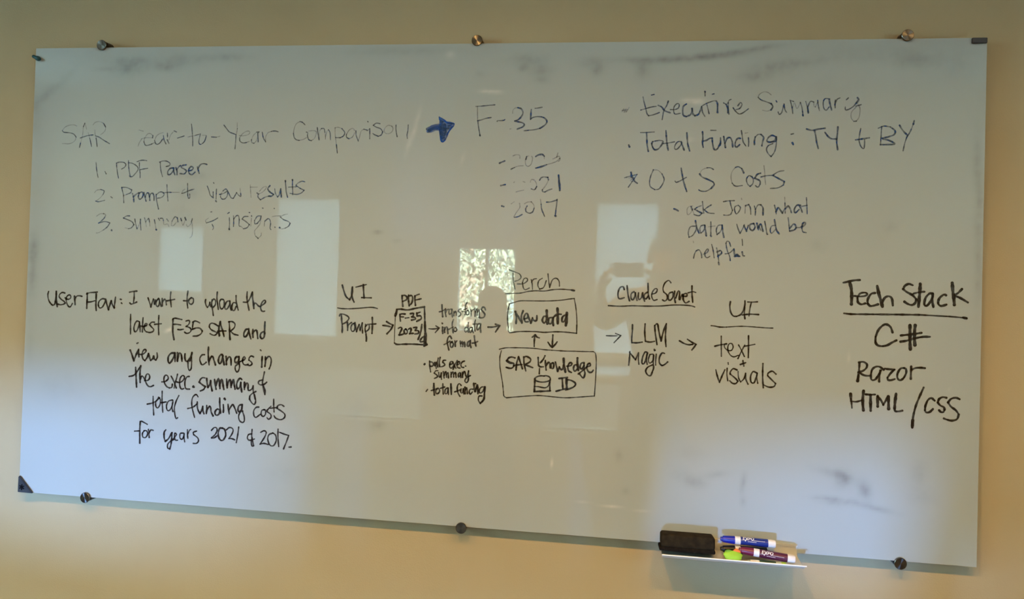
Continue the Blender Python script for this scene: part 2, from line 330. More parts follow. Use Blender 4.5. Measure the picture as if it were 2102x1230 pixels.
# ---------------------------------------------------------------- marker ink
INK = [
('handwritten_heading', 'blue', 'faded blue marker words SAR Year-to-Year Comparison',
 """f78:1323,10050 1238,10078 1103,10068 969,10011 895,9919;n78:895,9919 943,9873 1111,9862 1238,9825 1315,9745;f78:1315,9745 1287,9650 1206,9588 1093,9557 988,9562 914,9561;f78:1431,9461 1448,9546 1478,9670 1506,9804 1515,9956 1522,10032;n78:1522,10032 1560,10124;f78:1560,10124 1594,10051 1618,9966;f78:1674,9862 1726,9710;n78:1441,9718 1513,9743 1677,9789 1822,9805;n78:1726,9710 1789,9492;n78:1431,9461 1453,9575;f78:1811,10081 1870,10147 1983,10172 2109,10129 2174,10035 2178,9940 2119,9864 2049,9816;n78:2119,10120 2185,10025;f78:1868,9939 1885,9787;n78:1896,9777 1990,9753 2138,9665 2317,9572;n78:1912,9721 1955,9488;f78:3159,9503 3195,9607 3253,9692;f78:3172,9945 3295,9917;f78:3252,9710 3383,9739 3576,9737;n78:3576,9737 3584,9797;f78:3584,9797 3500,9853 3420,9833 3343,9720 3327,9626;n78:3327,9626 3371,9542 3442,9533 3562,9572;f78:3562,9572 3642,9610;f78:3883,9877 3784,9854 3685,9779 3639,9666;n78:3639,9666 3673,9582 3724,9563 3793,9601 3870,9705;n78:3887,9799 3911,9687 3972,9575;n78:4001,9865 4009,9762;n78:4002,9687 4056,9590;f78:4052,9687 4097,9819 4165,9894;n78:4193,9928 4265,9898;n78:4301,9736 4489,9793;n78:4686,10111 4715,9897 4736,9692 4743,9525;f78:4590,9766 4728,9794 4906,9833;f78:4792,9800 4870,9832 4939,9846;n78:4949,9851 4932,9768 4913,9647 4936,9578 4980,9573;f78:4980,9573 5066,9639 5112,9741 5120,9806 5010,9815;n78:5120,9797 5076,9657 5019,9592;n78:5273,9770 5408,9765;f78:5408,9765 5506,9790;n78:5613,10087 5675,10013 5767,9911 5856,9875 5956,9839;f78:5983,10153 5993,9996;f78:5993,9996 5975,9848;n78:5960,9839 5958,9663 5946,9460;f78:6055,9812 6172,9809 6308,9841 6348,9896 6314,9933 6236,9923 6132,9849 6076,9766;n78:6067,9747 6080,9664 6160,9619 6257,9629;f78:6257,9629 6343,9662;n78:6539,9906 6616,9916 6569,9888;f78:6539,9906 6445,9814 6400,9703;n78:6400,9703 6413,9630 6472,9612;f78:6472,9612 6537,9677 6571,9815 6578,9888;n78:6569,9870 6583,9760 6591,9649;n78:6694,9907 6728,9760 6796,9651;f78:6796,9651 6796,9779 6850,9890 6945,9927;n78:6945,9927 7041,9942 7138,9919;n78:7870,10105 7801,10168 7733,10192;f78:7733,10192 7630,10131 7577,10003 7559,9875;n78:7559,9875 7585,9775 7645,9712 7722,9697;f78:7722,9697 7836,9722 7920,9768;n78:7915,9914 7954,9896 7947,9814 7989,9714 8056,9692;f78:8056,9692 8140,9751 8183,9861 8181,9933 8094,9955 7981,9941;n78:8210,10033 8234,9879 8270,9712;f78:8269,9734 8267,9915 8321,10007;n78:8324,10010 8396,10007 8418,9916;f78:8418,9916 8444,9735;f78:8442,9789 8466,9917 8511,9980;n78:8515,9980 8561,9899 8577,9718;f78:8692,10036 8704,9845 8733,9647 8776,9375;n78:8744,9592 8776,9375;f78:8692,10027 8776,10045 8881,10009;n78:8881,10009 8959,9910 8925,9820 8842,9774;n78:8842,9774 8719,9777;f78:9220,9966 9172,10020 9079,9974 9008,9865;n78:9008,9865 9010,9793 9078,9748;f78:9078,9748 9170,9794 9222,9903;n78:9258,9957 9271,9831 9332,9690;f78:9341,9723 9374,9849 9398,9949 9471,9998;n78:9471,9998 9556,9976;n78:9567,10202 9577,10189;n78:9629,10013 9633,9887 9638,9752;f78:9557,9949 9620,10004;n78:9894,10143 9801,10157 9719,10100;n78:9719,10100 9805,10050 9917,10014 9975,9934;n78:9975,9934 9941,9853 9859,9816;n78:9859,9816 9755,9861 9717,9887;f78:10220,10078 10118,10101 10037,10033 10012,9952 10069,9889 10162,9893 10234,9953 10246,10034 10211,10078;n78:10326,10109 10324,10016 10342,9909 10364,9810;n78:10648,10110 10642,9964 10623,9857 10635,9767"""),
('arrow', 'solidblue', 'filled blue marker arrow',
 """t100:11148,10011 11256,10056 11382,10101 11454,10110;t100:11169,9949 11277,9976 11385,10012 11475,10021;t100:11204,9985 11348,10039 11474,10066;n100:11457,10314 11487,10235 11633,10191 11842,10144 11765,10023 11696,9916 11620,9729 11540,9693 11499,9826 11476,9986;n100:11457,10314 11577,10244 11670,10173 11842,10144;t100:11506,10199 11617,10128 11761,10129;t100:11500,10110 11620,10040 11745,10076;t100:11511,10022 11621,9987 11692,10022;t100:11515,9915 11588,9880 11651,9916;t100:11536,9809 11591,9809;t100:11538,9738 11583,9765;t100:11505,10235 11511,10039 11528,9791;t100:11599,10111 11616,9862"""),
('handwritten_line', 'blue', 'blue marker line reading 1. PDF Parser',
 """n78:1941,9056 1959,8895 1990,8744 2015,8654;n78:2215,8813 2254,8748;n78:2545,9044 2561,8902 2591,8752 2623,8635;n78:2545,9044 2636,9073 2759,9065 2823,9009 2785,8933 2705,8885;n78:2896,9113 2905,8982 2928,8831 2968,8681;n78:2898,9057 3025,9040 3161,8957 3185,8872 3117,8777 3019,8682 2937,8700;n78:3218,9060 3224,8910 3250,8779 3254,8657;n78:3146,9088 3246,9121 3327,9133 3429,9119;n78:3246,8873 3336,8893 3467,8913;n78:3825,9076 3841,8918 3866,8806 3906,8698;n78:3804,9086 3894,9115 4015,9110 4108,9052 4090,8995 4000,8966;b78:4223,8932 4123,8921 4055,8845 4059,8761 4129,8762 4206,8857 4219,8922;b78:4219,8922 4227,8829 4260,8751;b78:4283,8942 4316,8849 4320,8752;b78:4305,8886 4362,8961 4410,8999;b78:4580,9019 4470,9000 4432,8953 4524,8907 4586,8852 4529,8777 4409,8785;b78:4645,8862 4744,8882 4782,8947 4721,8975 4654,8899 4668,8797 4749,8761 4836,8827;b78:4896,8967 4923,8893 4956,8801;b78:4912,8912 4977,9024 5075,9058 5165,9035"""),
('handwritten_line', 'blue', 'faded blue marker line reading 2. Prompt and view results',
 """f78:1929,8232 1988,8299 2111,8320;n78:2111,8320 2211,8284 2188,8198;f78:2188,8198 2100,8093 1969,7996;n78:1969,8006 2063,7988 2236,8029;n78:2417,8127 2460,8099;n78:2725,8386 2772,8227 2795,8162;n78:2785,8161 2803,7974;n78:2725,8386 2868,8388 3023,8325;n78:3023,8325 2996,8249 2875,8200;f78:2875,8200 2795,8171;b78:3048,8222 3082,8119 3097,8007;b78:3072,8138 3141,8196 3230,8253;b78:3241,8235 3224,8141 3267,8076 3336,8124 3363,8218 3320,8274 3250,8244;b78:3382,8265 3417,8144 3452,8032;b78:3427,8144 3464,8238 3514,8249 3548,8146 3562,8053;b78:3548,8146 3585,8231 3646,8241 3680,8148 3683,8055;n78:3737,8224 3752,8094 3788,7945 3823,7824;n78:3748,8206 3846,8282 3947,8265 3966,8200 3892,8133 3772,8113;n78:4039,8481 4057,8286 4086,8047;n78:3938,8256 4047,8276 4168,8278;f78:4168,8278 4408,8282;n78:4635,8518 4642,8332 4651,8184;n78:4650,8221 4673,8128 4713,8148 4705,8240;n78:4479,8255 4558,8275 4686,8333 4823,8372;f78:4479,8255 4506,8330 4565,8368;n78:5197,8461 5251,8342 5285,8231 5377,8150;n78:5377,8150 5371,8307;n78:5371,8557 5384,8538;n78:5463,8382 5462,8234 5462,8124;t78:5459,8068 5473,8054;n78:5553,8245 5670,8274 5776,8341;n78:5776,8341 5734,8395 5658,8348;f78:5658,8348 5592,8255 5585,8181;n78:5585,8181 5626,8126 5705,8127 5771,8202 5786,8313;n78:5796,8323 5838,8240 5890,8158 5949,8150;n78:5949,8150 6005,8243 6032,8299;n78:6032,8299 6083,8244 6153,8200 6150,8282;f78:6125,8420 6150,8282;f78:6411,8507 6424,8360 6446,8186;f78:6416,8452 6611,8455;n78:6607,8299 6656,8272;f78:6656,8272 6751,8320 6854,8422 6852,8477 6766,8448 6673,8346;n78:6637,8263 6640,8190 6710,8123;n78:6710,8123 6833,8193 6967,8232;b78:6958,8497 6902,8419 6963,8332 7072,8270;b78:7072,8270 7006,8223 6929,8222;n78:7095,8417 7119,8298 7180,8204;b78:7180,8204 7235,8282 7259,8419;b78:7259,8419 7286,8210;n78:7382,8631 7401,8467 7415,8340 7459,8198;t78:7382,8631 7385,8613;n78:7577,8661 7583,8470 7600,8270;t78:7577,8661 7581,8643;n78:7478,8468 7688,8481;n78:7922,8611 7836,8628 7723,8572 7677,8517;n78:7677,8517 7785,8446 7905,8393;n78:7905,8393 7827,8319 7695,8281 7522,8305"""),
('handwritten_line', 'blue', 'faded blue marker line reading 3. Summary and insights',
 """f78:2007,7590 2117,7659 2220,7666;n78:2220,7666 2283,7634 2226,7529 2086,7407;n78:2076,7407 2270,7454 2415,7420;n78:2415,7420 2348,7315 2238,7227;f78:2238,7227 2097,7148 2025,7137;t78:2474,7223 2485,7214;n78:2990,7620 2899,7618 2809,7560;n78:2809,7560 2944,7516 3068,7462 3122,7388;n78:3122,7388 3054,7302 2973,7276;f78:2973,7276 2871,7298;n78:3146,7539 3171,7427 3218,7278;f78:3237,7297 3292,7448 3309,7542;n78:3309,7542 3314,7411 3336,7253;n78:3429,7573 3464,7471;f78:3464,7471 3489,7340;n78:3483,7490 3531,7556 3551,7557 3575,7473;f78:3575,7473 3589,7361;n78:3714,7532 3738,7439;f78:3738,7439 3774,7272;t78:3774,7272 3785,7265;n78:3833,7572 3866,7517;n78:3884,7573 3954,7575 3976,7519;n78:4075,7559 4117,7504;f78:3976,7519 4001,7408 4100,7429 4143,7355;n78:4374,7602 4303,7619 4228,7506;f78:4228,7506 4212,7394 4282,7395 4358,7490;n78:4374,7602 4398,7491;b78:4475,7586 4497,7530;b78:4594,7607 4626,7542;f78:4497,7530 4542,7401 4597,7532;n78:4804,7583 4777,7499;f78:4641,7422 4683,7367 4778,7462 4805,7555;f78:4798,7481 4824,7315 4811,7129 4754,7072;n78:5322,7774 5351,7778;n78:5525,7617 5390,7540 5214,7481;f78:5214,7481 5182,7545 5268,7612;n78:5373,7448 5416,7365 5398,7310;n78:5802,7742 5846,7771;n78:5855,7633 5866,7486 5862,7329;t78:5858,7335 5866,7324;n78:5971,7681 5982,7543 5981,7405;n78:5979,7599 6054,7692 6113,7684 6136,7583;n78:6136,7583 6132,7436 6162,7410;n78:6377,7677 6270,7669 6214,7604;n78:6214,7604 6333,7533 6423,7461;n78:6423,7461 6358,7377 6262,7348;f78:6262,7348 6181,7419;n78:6402,7782 6418,7780;n78:6473,7701 6479,7682;f78:6476,7627 6470,7517 6464,7425;n78:6745,7697 6639,7686 6565,7574;n78:6565,7574 6578,7483 6645,7503;n78:6645,7503 6719,7596 6745,7688;f78:6736,7669 6723,7504 6649,7393 6575,7300 6589,7190;n78:6609,7163 6679,7105;f78:6679,7105 6754,7176 6761,7249;n78:6772,7908 6786,7901;n78:7094,7905 7102,7900;f78:6846,7580 6841,7434;n78:6856,7562 6931,7628 6990,7602 7013,7493;n78:7013,7493 7001,7383 7028,7347;f78:7054,7685 7159,7706 7284,7714;n78:7126,7415 7139,7408;t78:7266,7403 7286,7393;f78:7474,7761 7370,7737 7276,7681;n78:7276,7681 7374,7610 7490,7576 7550,7523;n78:7550,7523 7514,7449 7420,7392;f78:7420,7392 7325,7368"""),
('handwritten_heading', 'blue', 'faded blue marker heading above the list of years',
 """n78:12398,10591 12541,10600 12719,10617 12878,10631;f78:12438,10591 12439,10423 12450,10229;n78:12454,10229 12482,10053 12524,9850;t78:12521,9859 12526,9847;n78:12445,10225 12551,10251 12675,10291 12799,10309;n78:12953,10213 12962,10231 13041,10231 13121,10240 13147,10258;f78:13342,10416 13343,10486 13394,10547 13465,10560;b78:13465,10560 13554,10530 13600,10443 13576,10355 13500,10267 13404,10223;b78:13404,10223 13519,10197 13599,10180 13644,10137 13602,10075 13472,10022;f78:13286,10021 13313,10030;n78:13904,10544 13974,10551 14082,10571;b78:13809,10513 13803,10408 13798,10268;n78:13798,10268 13850,10312 13963,10335 14068,10330;b78:14068,10330 14156,10295 14211,10217 14169,10130 14041,10042;n78:14041,10042 13902,10007 13763,9992 13640,9979"""),
('handwritten_list', 'blue', 'mostly erased blue list of three years',
 """b85:13043,9157 13110,9190 13174,9215;n85:13341,9009 13420,9050;f85:13420,9050 13531,9091 13643,9100;f85:13379,9344 13458,9372 13547,9362 13557,9290;f85:13779,9348 13716,9324 13696,9196 13722,9109 13779,9086 13849,9150 13877,9293 13851,9341;n85:13710,9260 13732,9332;b85:13955,9334 14018,9374 14113,9391 14170,9344;f85:14170,9344 14171,9281;b85:13964,9045 14106,9082 14231,9131;f85:14231,9131 14451,9204 14559,9292;f85:14386,9275 14448,9307 14542,9348 14567,9285;f85:14508,9426 14479,9323;f85:14543,9292 14568,9261 14529,9221;b85:13095,8591 13151,8608 13207,8620;f85:13423,8676 13438,8692;f85:13486,8438 13565,8463 13677,8489;f85:13654,8703 13703,8688;f85:13838,8690 13860,8753 13932,8746 13991,8660 14001,8581;n85:14001,8581 13947,8501 13867,8523;n85:14068,8740 14106,8804 14177,8826 14272,8814;b85:14272,8814 14289,8759;f85:14290,8744 14230,8616 14146,8504;n85:14146,8504 14155,8457 14211,8450;n85:14211,8450 14297,8498 14383,8527;b85:14539,8873 14551,8747 14562,8621 14579,8495;b85:14539,8873 14562,8747 14578,8621 14585,8495;b85:13135,8081 13184,8066;f85:13374,8141 13445,8190;f85:13582,8153 13593,8050 13517,7937 13448,7817;n85:13457,7801 13552,7819 13655,7877;f85:13710,8148 13781,8189 13877,8198;f85:13877,8198 13943,8120 13953,8041;n85:13953,8041 13916,7945 13837,7912 13764,7942;n85:13776,8093 13738,8021 13748,7958;f85:14105,8266 14125,8139;n85:14125,8139 14144,8013 14221,7841;n85:14258,8197 14369,8207 14517,8257;n85:14522,8273 14513,8147 14498,8004 14486,7854;t85:14481,7862 14497,7854"""),
('handwritten_line', 'blue', 'faded blue bulleted words Executive Summary',
 """f78:16056,10456 16105,10542 16116,10439 16155,10542 16158,10447 16231,10567;f78:16063,10490 16198,10516;n78:16562,10825 16590,10696 16636,10542 16665,10422 16708,10363;n78:16708,10363 16825,10388 16966,10443;n78:16516,10503 16620,10534 16753,10573 16887,10597;n78:16762,10871 16825,10888;b78:16936,10619 17021,10577 17090,10491 17225,10437;n78:17176,10722 17137,10611 17073,10491 17037,10270;b78:17171,10722 17160,10688;n78:17231,10517 17340,10517 17422,10560 17436,10645 17386,10662 17321,10594 17307,10492 17342,10407 17467,10424;b78:17610,10653 17537,10594 17523,10492 17542,10381 17610,10343;b78:17610,10343 17708,10390 17747,10492 17737,10543;b78:17754,10543 17765,10424 17816,10365;b78:17816,10365 17906,10408 17967,10577;n78:17975,10594 17995,10459 18056,10349;n78:18040,10959 18048,10848;b78:18040,10959 18047,10947;n78:18215,10890 18256,10899;n78:17975,10603 18113,10679 18260,10730 18309,10726;n78:18098,10628 18125,10527 18153,10417;b78:18317,10721 18344,10662 18357,10442;n78:18352,10662 18336,10442;n78:18490,10679 18549,10645;b78:18549,10645 18592,10544 18620,10409;b78:18594,10443 18598,10611 18597,10679;n78:18589,10662 18612,10738 18660,10763;n78:18788,10519 18869,10544 18923,10645 18882,10687 18827,10612;n78:18714,10561 18790,10460 18864,10410 18953,10443 19072,10536;f78:19592,10873 19513,10934 19416,10944 19321,10884 19294,10813;n78:19294,10813 19363,10753 19499,10702 19597,10662;b78:19597,10662 19637,10592 19600,10511;f78:19600,10511 19505,10481 19407,10501;n78:19711,10732 19727,10702;n78:19765,10461 19786,10405 19843,10442 19887,10622;n78:19896,10652 19918,10522 19958,10452;n78:20034,10742 20080,10582 20102,10426;n78:20057,10732 20115,10712;f78:20099,10582 20135,10682 20195,10542 20269,10682;n78:20268,10692 20310,10562 20337,10373;b78:20332,10392 20339,10367;n78:20392,10712 20433,10582 20465,10443;b78:20439,10562 20455,10443;n78:20443,10582 20497,10712 20573,10702;f78:20573,10702 20585,10602 20614,10582;n78:20664,10742 20679,10622 20711,10493;f78:20614,10582 20668,10702;n78:20941,10772 20837,10782 20792,10702 20804,10563 20862,10503 20927,10583;b78:20923,10762 20944,10662 20985,10513;n78:21065,10752 21057,10662 21065,10563;n78:21058,10642 21102,10761 21167,10797;n78:21310,10751 21356,10797;n78:21294,10583 21296,10513 21362,10523 21482,10603 21563,10731;b78:21562,10801 21591,10751 21537,10662;n78:21529,10603 21650,10638;f78:21538,10583 21438,10464 21431,10326 21490,10241;n78:21490,10241 21546,10247;f78:21546,10247 21609,10346 21624,10544 21565,10662"""),
('handwritten_line', 'blue', 'blue bulleted words Total Funding with two short codes',
 """t78:16247,9641 16265,9598;n78:16526,9948 16669,9952 16853,9965;b78:16669,9944 16682,9773 16694,9636 16723,9491;n78:16809,9722 16842,9740 16802,9671 16829,9586 16881,9527;b78:16801,9688 16829,9586 16881,9527 16964,9553 17045,9656 17076,9733;n78:16876,9740 16976,9758 17059,9750;b78:17136,9997 17149,9844 17170,9674 17202,9521;n78:17078,9682 17211,9700 17343,9726;n78:17517,9736 17426,9727 17362,9641 17356,9556 17414,9548 17495,9642 17526,9710;b78:17510,9710 17545,9626 17581,9527;b78:17636,9949 17648,9813 17668,9661 17714,9508;b78:18007,9976 18019,9832 18014,9697 18033,9596;b78:18029,9748 18103,9765 18184,9817 18241,9825;b78:18241,9817 18252,9699 18280,9581 18314,9539 18371,9565 18433,9700;b78:18438,9827 18441,9700 18426,9649;n78:18204,10011 18327,10012;b78:18511,9861 18530,9751 18558,9600;b78:18547,9701 18593,9819 18666,9836 18709,9753 18729,9610;b78:18903,9821 18838,9821 18791,9736 18785,9635 18826,9610 18890,9670;n78:18922,10006 18942,9889 18970,9738 19037,9637;f78:19013,9948 19070,9960;n78:19089,9839 19099,9738 19094,9629;b78:19233,9676 19231,9776 19248,9857;n78:19248,9857 19315,9918 19382,9918;b78:19382,9918 19442,9848 19425,9757 19408,9647;b78:19731,9860 19634,9899 19549,9839 19522,9758 19599,9735 19695,9779 19732,9850;b78:19735,9860 19724,9760 19619,9739;n78:19742,9820 19736,9659 19701,9499 19627,9388;n78:19627,9388 19558,9457 19517,9557 19553,9648 19658,9699;n78:20075,9928 20133,9942;t78:20109,9722 20129,9682;b78:20426,10054 20550,10024 20702,10055 20843,10075;b78:20607,10021 20639,9885 20661,9746 20702,9597;b78:20846,9976 20914,9887 20991,9828 21113,9819;b78:21135,10106 21129,9948 21114,9769 21143,9571;n78:21652,10073 21627,9931 21621,9773 21671,9635 21728,9596 21744,9695 21742,9813;b78:21540,9802 21667,9822 21844,9853;n78:22044,10081 22163,10131 22312,10112;b78:22312,10112 22415,10024 22399,9935 22261,9875 22132,9845;n78:22117,10121 22111,9973 22105,9815 22098,9687;b78:22151,9826 22281,9797 22422,9719 22357,9699 22098,9693;b78:22514,10152 22591,10025 22694,9917;b78:22834,10261 22817,10182;n78:22817,10182 22756,10016 22686,9878;n78:22685,9898 22634,9721 22604,9554"""),
('handwritten_line', 'blue', 'blue starred line about operating costs',
 """n78:16166,8831 16306,8874 16467,8917;n78:16467,8917 16380,8783 16263,8601;b78:16314,8967 16347,8875 16401,8763 16477,8702;b78:16324,8967 16328,8844;f78:16267,8822 16388,8845 16411,8742 16309,8761 16369,8824;n78:16857,9035 16801,8891 16774,8748 16797,8625 16900,8555;f78:16857,9035 16968,9026 17070,8936;n78:17070,8936 17124,8804 17077,8670 17000,8567 16900,8549;b78:17522,9084 17549,8942 17594,8739 17669,8517;n78:17385,8766 17415,8736 17514,8778 17651,8862;n78:18288,9063 18218,9102 18139,9101;f78:18139,9101 18022,9049 17966,8947;b78:17966,8947 18027,8877 18166,8818 18286,8759;b78:18286,8759 18317,8699 18250,8607;n78:18250,8607 18134,8534 18015,8532 17955,8562;b78:19000,8991 18953,9091;n78:18953,9091 18874,9136 18806,9119;f78:18806,9119 18730,9018 18704,8876 18737,8735;n78:18737,8735 18817,8666 18972,8682;n78:19200,8903 19122,8922 19066,8831 19098,8721 19157,8665;n78:19157,8665 19223,8742 19220,8863 19161,8912;b78:19392,8986 19315,8955 19259,8863;b78:19259,8863 19377,8805 19388,8725;n78:19388,8725 19342,8648 19283,8683;f78:19465,9167 19488,9007 19502,8827 19518,8717;n78:19404,8896 19529,8927 19702,8940;n78:19930,9053 19815,9031 19682,8949;b78:19683,8929 19800,8871 19945,8793;b78:19945,8793 19928,8713;n78:19928,8713 19805,8641 19632,8624"""),
('handwritten_note', 'blue', 'small faded blue note about useful data',
 """b78:17378,8089 17427,8073 17479,8042;f78:17818,8168 17750,8158 17691,8095 17703,7956 17771,7992 17828,8098;b78:17784,8150 17811,8080;f78:17811,8080 17865,7959;n78:18022,8180 17937,8144 17871,8090;b78:17871,8090 17957,8039 18043,7998;n78:18043,7998 17977,7935 17857,7959;n78:18048,8277 18065,8155 18086,7998;n78:18259,8202 18175,8148 18100,8086;n78:18101,8077 18196,8009 18331,7995;n78:18544,8286 18661,8308 18796,8316;n78:18695,8306 18723,8185 18759,8081;n78:18759,8081 18720,7985 18636,7957 18560,7964;n78:18891,8205 18816,8169 18810,8082 18854,7996 18919,8067 18942,8154 18891,8205;f78:18962,8380 18971,8345;f78:19058,8200 19054,8018;b78:19067,8200 19133,8227;n78:19133,8227 19177,8141 19189,7995;n78:19267,8195 19295,8092 19293,7974;n78:19294,8109 19350,8222 19417,8224;b78:19417,8224 19468,8147 19472,7983;n78:19732,8221 19759,8118 19778,8015;b78:19769,8067 19816,8171 19850,8137 19918,8035;n78:19918,8035 19973,8157;f78:19962,8414 19971,8277;n78:19971,8277 19984,8037;b78:19982,8140 20046,8210 20097,8142 20124,8057;b78:20325,8232 20243,8230 20188,8126 20215,8050 20295,8128;b78:20309,8214 20344,8147 20370,8070;n78:20461,8414 20473,8235 20486,8030;n78:20359,8207 20489,8235;b78:17895,7811 17914,7716 17951,7595 17987,7517;n78:17889,7680 17779,7660 17732,7520 17752,7407;n78:17752,7407 17836,7452 17909,7576 17915,7681;n78:18118,7712 18034,7692 18002,7613 18030,7518;n78:18030,7518 18096,7580 18127,7703;b78:18118,7703 18138,7581 18159,7451;n78:18260,7793 18264,7637 18268,7480;b78:18257,7462 18274,7446;f78:18204,7670 18356,7694;n78:18532,7721 18440,7710 18392,7605 18412,7484;n78:18412,7484 18494,7572 18533,7703;b78:18524,7712 18544,7574 18573,7427;n78:18868,7746 18904,7634 18949,7528;n78:18949,7528 19013,7654 19044,7741;b78:19036,7723 19098,7587;n78:19098,7587 19137,7726;b78:19261,7772 19178,7744 19180,7640 19248,7607 19296,7695 19261,7772;b78:19335,7782 19372,7627;b78:19363,7662 19427,7767 19481,7595;n78:19379,7714 19431,7612;n78:19517,7829 19546,7683 19574,7529 19591,7521;n78:19760,7740 19678,7721 19647,7617 19682,7549 19762,7636;b78:19740,7877 19769,7723 19796,7620 19856,7539;n78:20053,7926 20073,7781 20093,7610;b78:20092,7678 20188,7783 20239,7716 20207,7647 20101,7610;n78:20239,7699 20338,7701;b78:20354,7719 20435,7755 20450,7823 20393,7805 20371,7685;n78:20371,7685 20397,7600 20471,7584;f78:17856,7313 17864,7279;n78:17875,6904 17890,7000 17930,7080;n78:17930,7080 17997,7108 18051,7022 18067,6918;n78:18102,7006 18186,7043 18218,7114 18184,7130 18135,7042;n78:18135,7042 18146,6955 18197,6922 18256,6958;n78:18291,7246 18328,7117 18358,6927;n78:18411,7162 18440,7016 18469,6860;b78:18465,6825 18477,6765;b78:18441,6964 18532,7044 18505,7104 18422,7067;n78:18738,7214 18702,7317 18651,7333 18627,7281;n78:18627,7281 18656,7126 18719,6971 18738,6868;n78:18617,7029 18709,7049 18816,7147;b78:18816,7147 18826,7044 18845,6966;b78:18828,6974 18894,7028 18929,6977;b78:18878,7010 18954,6978;n78:19003,7385 19015,7239;b78:19010,7083 19029,6997 19062,6990;t78:18861,6984 18920,6986"""),
('handwritten_line', 'black', 'black marker line starting User Flow',
 """n90:664,5502 645,5419 663,5304 713,5207 798,5128;b90:769,5151 825,5137 868,5180 890,5312 896,5510;b90:896,5510 908,5313 939,5100;n90:1155,5477 1082,5491 1011,5448 987,5373 1054,5301 1146,5247 1175,5207;n90:1175,5207 1131,5173 1042,5153 969,5167;n90:1169,5347 1252,5309 1323,5336 1339,5394 1292,5433 1222,5390 1198,5307;n90:1198,5307 1230,5193 1278,5121 1333,5106 1392,5199;b90:1447,5397 1460,5300 1474,5177;n90:1459,5316 1510,5400 1590,5419 1672,5405;b90:1821,5492 1827,5345 1823,5215 1823,5092;n90:1803,5475 1891,5511 2016,5524 2123,5539;n90:1830,5256 1955,5268 2052,5301;b90:2089,5485 2092,5322 2093,5175 2108,5037;n90:2353,5356 2273,5361 2186,5293 2164,5194 2203,5114 2282,5134 2349,5250 2371,5349;b90:2371,5349 2412,5220 2471,5076;b90:2471,5076 2502,5191 2541,5314;b90:2541,5314 2581,5210 2638,5131;n90:2638,5131 2649,5277 2662,5416;n90:2809,5368 2837,5362;n90:2841,5268 2859,5256;n90:3071,5568 3167,5591 3281,5603;n90:3202,5581 3208,5443 3196,5297;n90:3088,5277 3128,5249 3215,5274 3284,5308;n90:3612,5433 3660,5314 3705,5195;n90:3705,5195 3739,5317 3770,5407;n90:3770,5407 3792,5303 3811,5255 3824,5385;n90:3918,5428 3860,5354 3855,5257 3891,5210 3934,5243 3947,5357 3926,5428 3965,5325 4004,5222;n90:4022,5432 4026,5327 4039,5231;n90:4031,5328 4084,5410 4119,5395 4150,5268;n90:4266,5609 4257,5480 4271,5352 4293,5217;n90:4157,5372 4260,5392 4381,5421;n90:4752,5650 4737,5497 4742,5353 4765,5210;n90:4637,5395 4727,5393 4795,5411;n90:4853,5478 4786,5419 4798,5339 4860,5306 4918,5360 4914,5456 4853,5482;n90:5266,5444 5260,5372 5289,5285 5325,5244;n90:5325,5244 5366,5296 5388,5377;n90:5388,5377 5400,5298 5418,5266;n90:5445,5451 5442,5315 5473,5173 5498,5038;n90:5447,5411 5496,5469 5545,5430 5544,5319 5487,5253;n90:5588,5655 5583,5496 5606,5353 5633,5203;n90:5768,5462 5700,5468 5661,5387 5682,5260 5735,5214 5791,5296 5786,5439 5751,5470;n90:5947,5437 5872,5418 5816,5313 5828,5218 5887,5228 5943,5333 5956,5429;b90:5948,5421 5969,5319 5999,5201;n90:6110,5387 6051,5393 6012,5304 6032,5202 6084,5188 6130,5293;n90:6120,5578 6125,5451 6155,5325 6193,5208;n90:6428,5692 6425,5541 6457,5368 6496,5211;n90:6328,5419 6421,5418 6478,5464 6525,5561 6571,5689;b90:6571,5689 6576,5563 6606,5421 6628,5264;n90:6625,5359 6657,5407 6691,5393 6752,5332 6803,5318;n90:6803,5318 6917,5401 6948,5465 6905,5487 6841,5414 6812,5287;n90:6812,5287 6840,5216 6882,5194 6932,5204"""),
('handwritten_line', 'black', 'black marker line with the word latest',
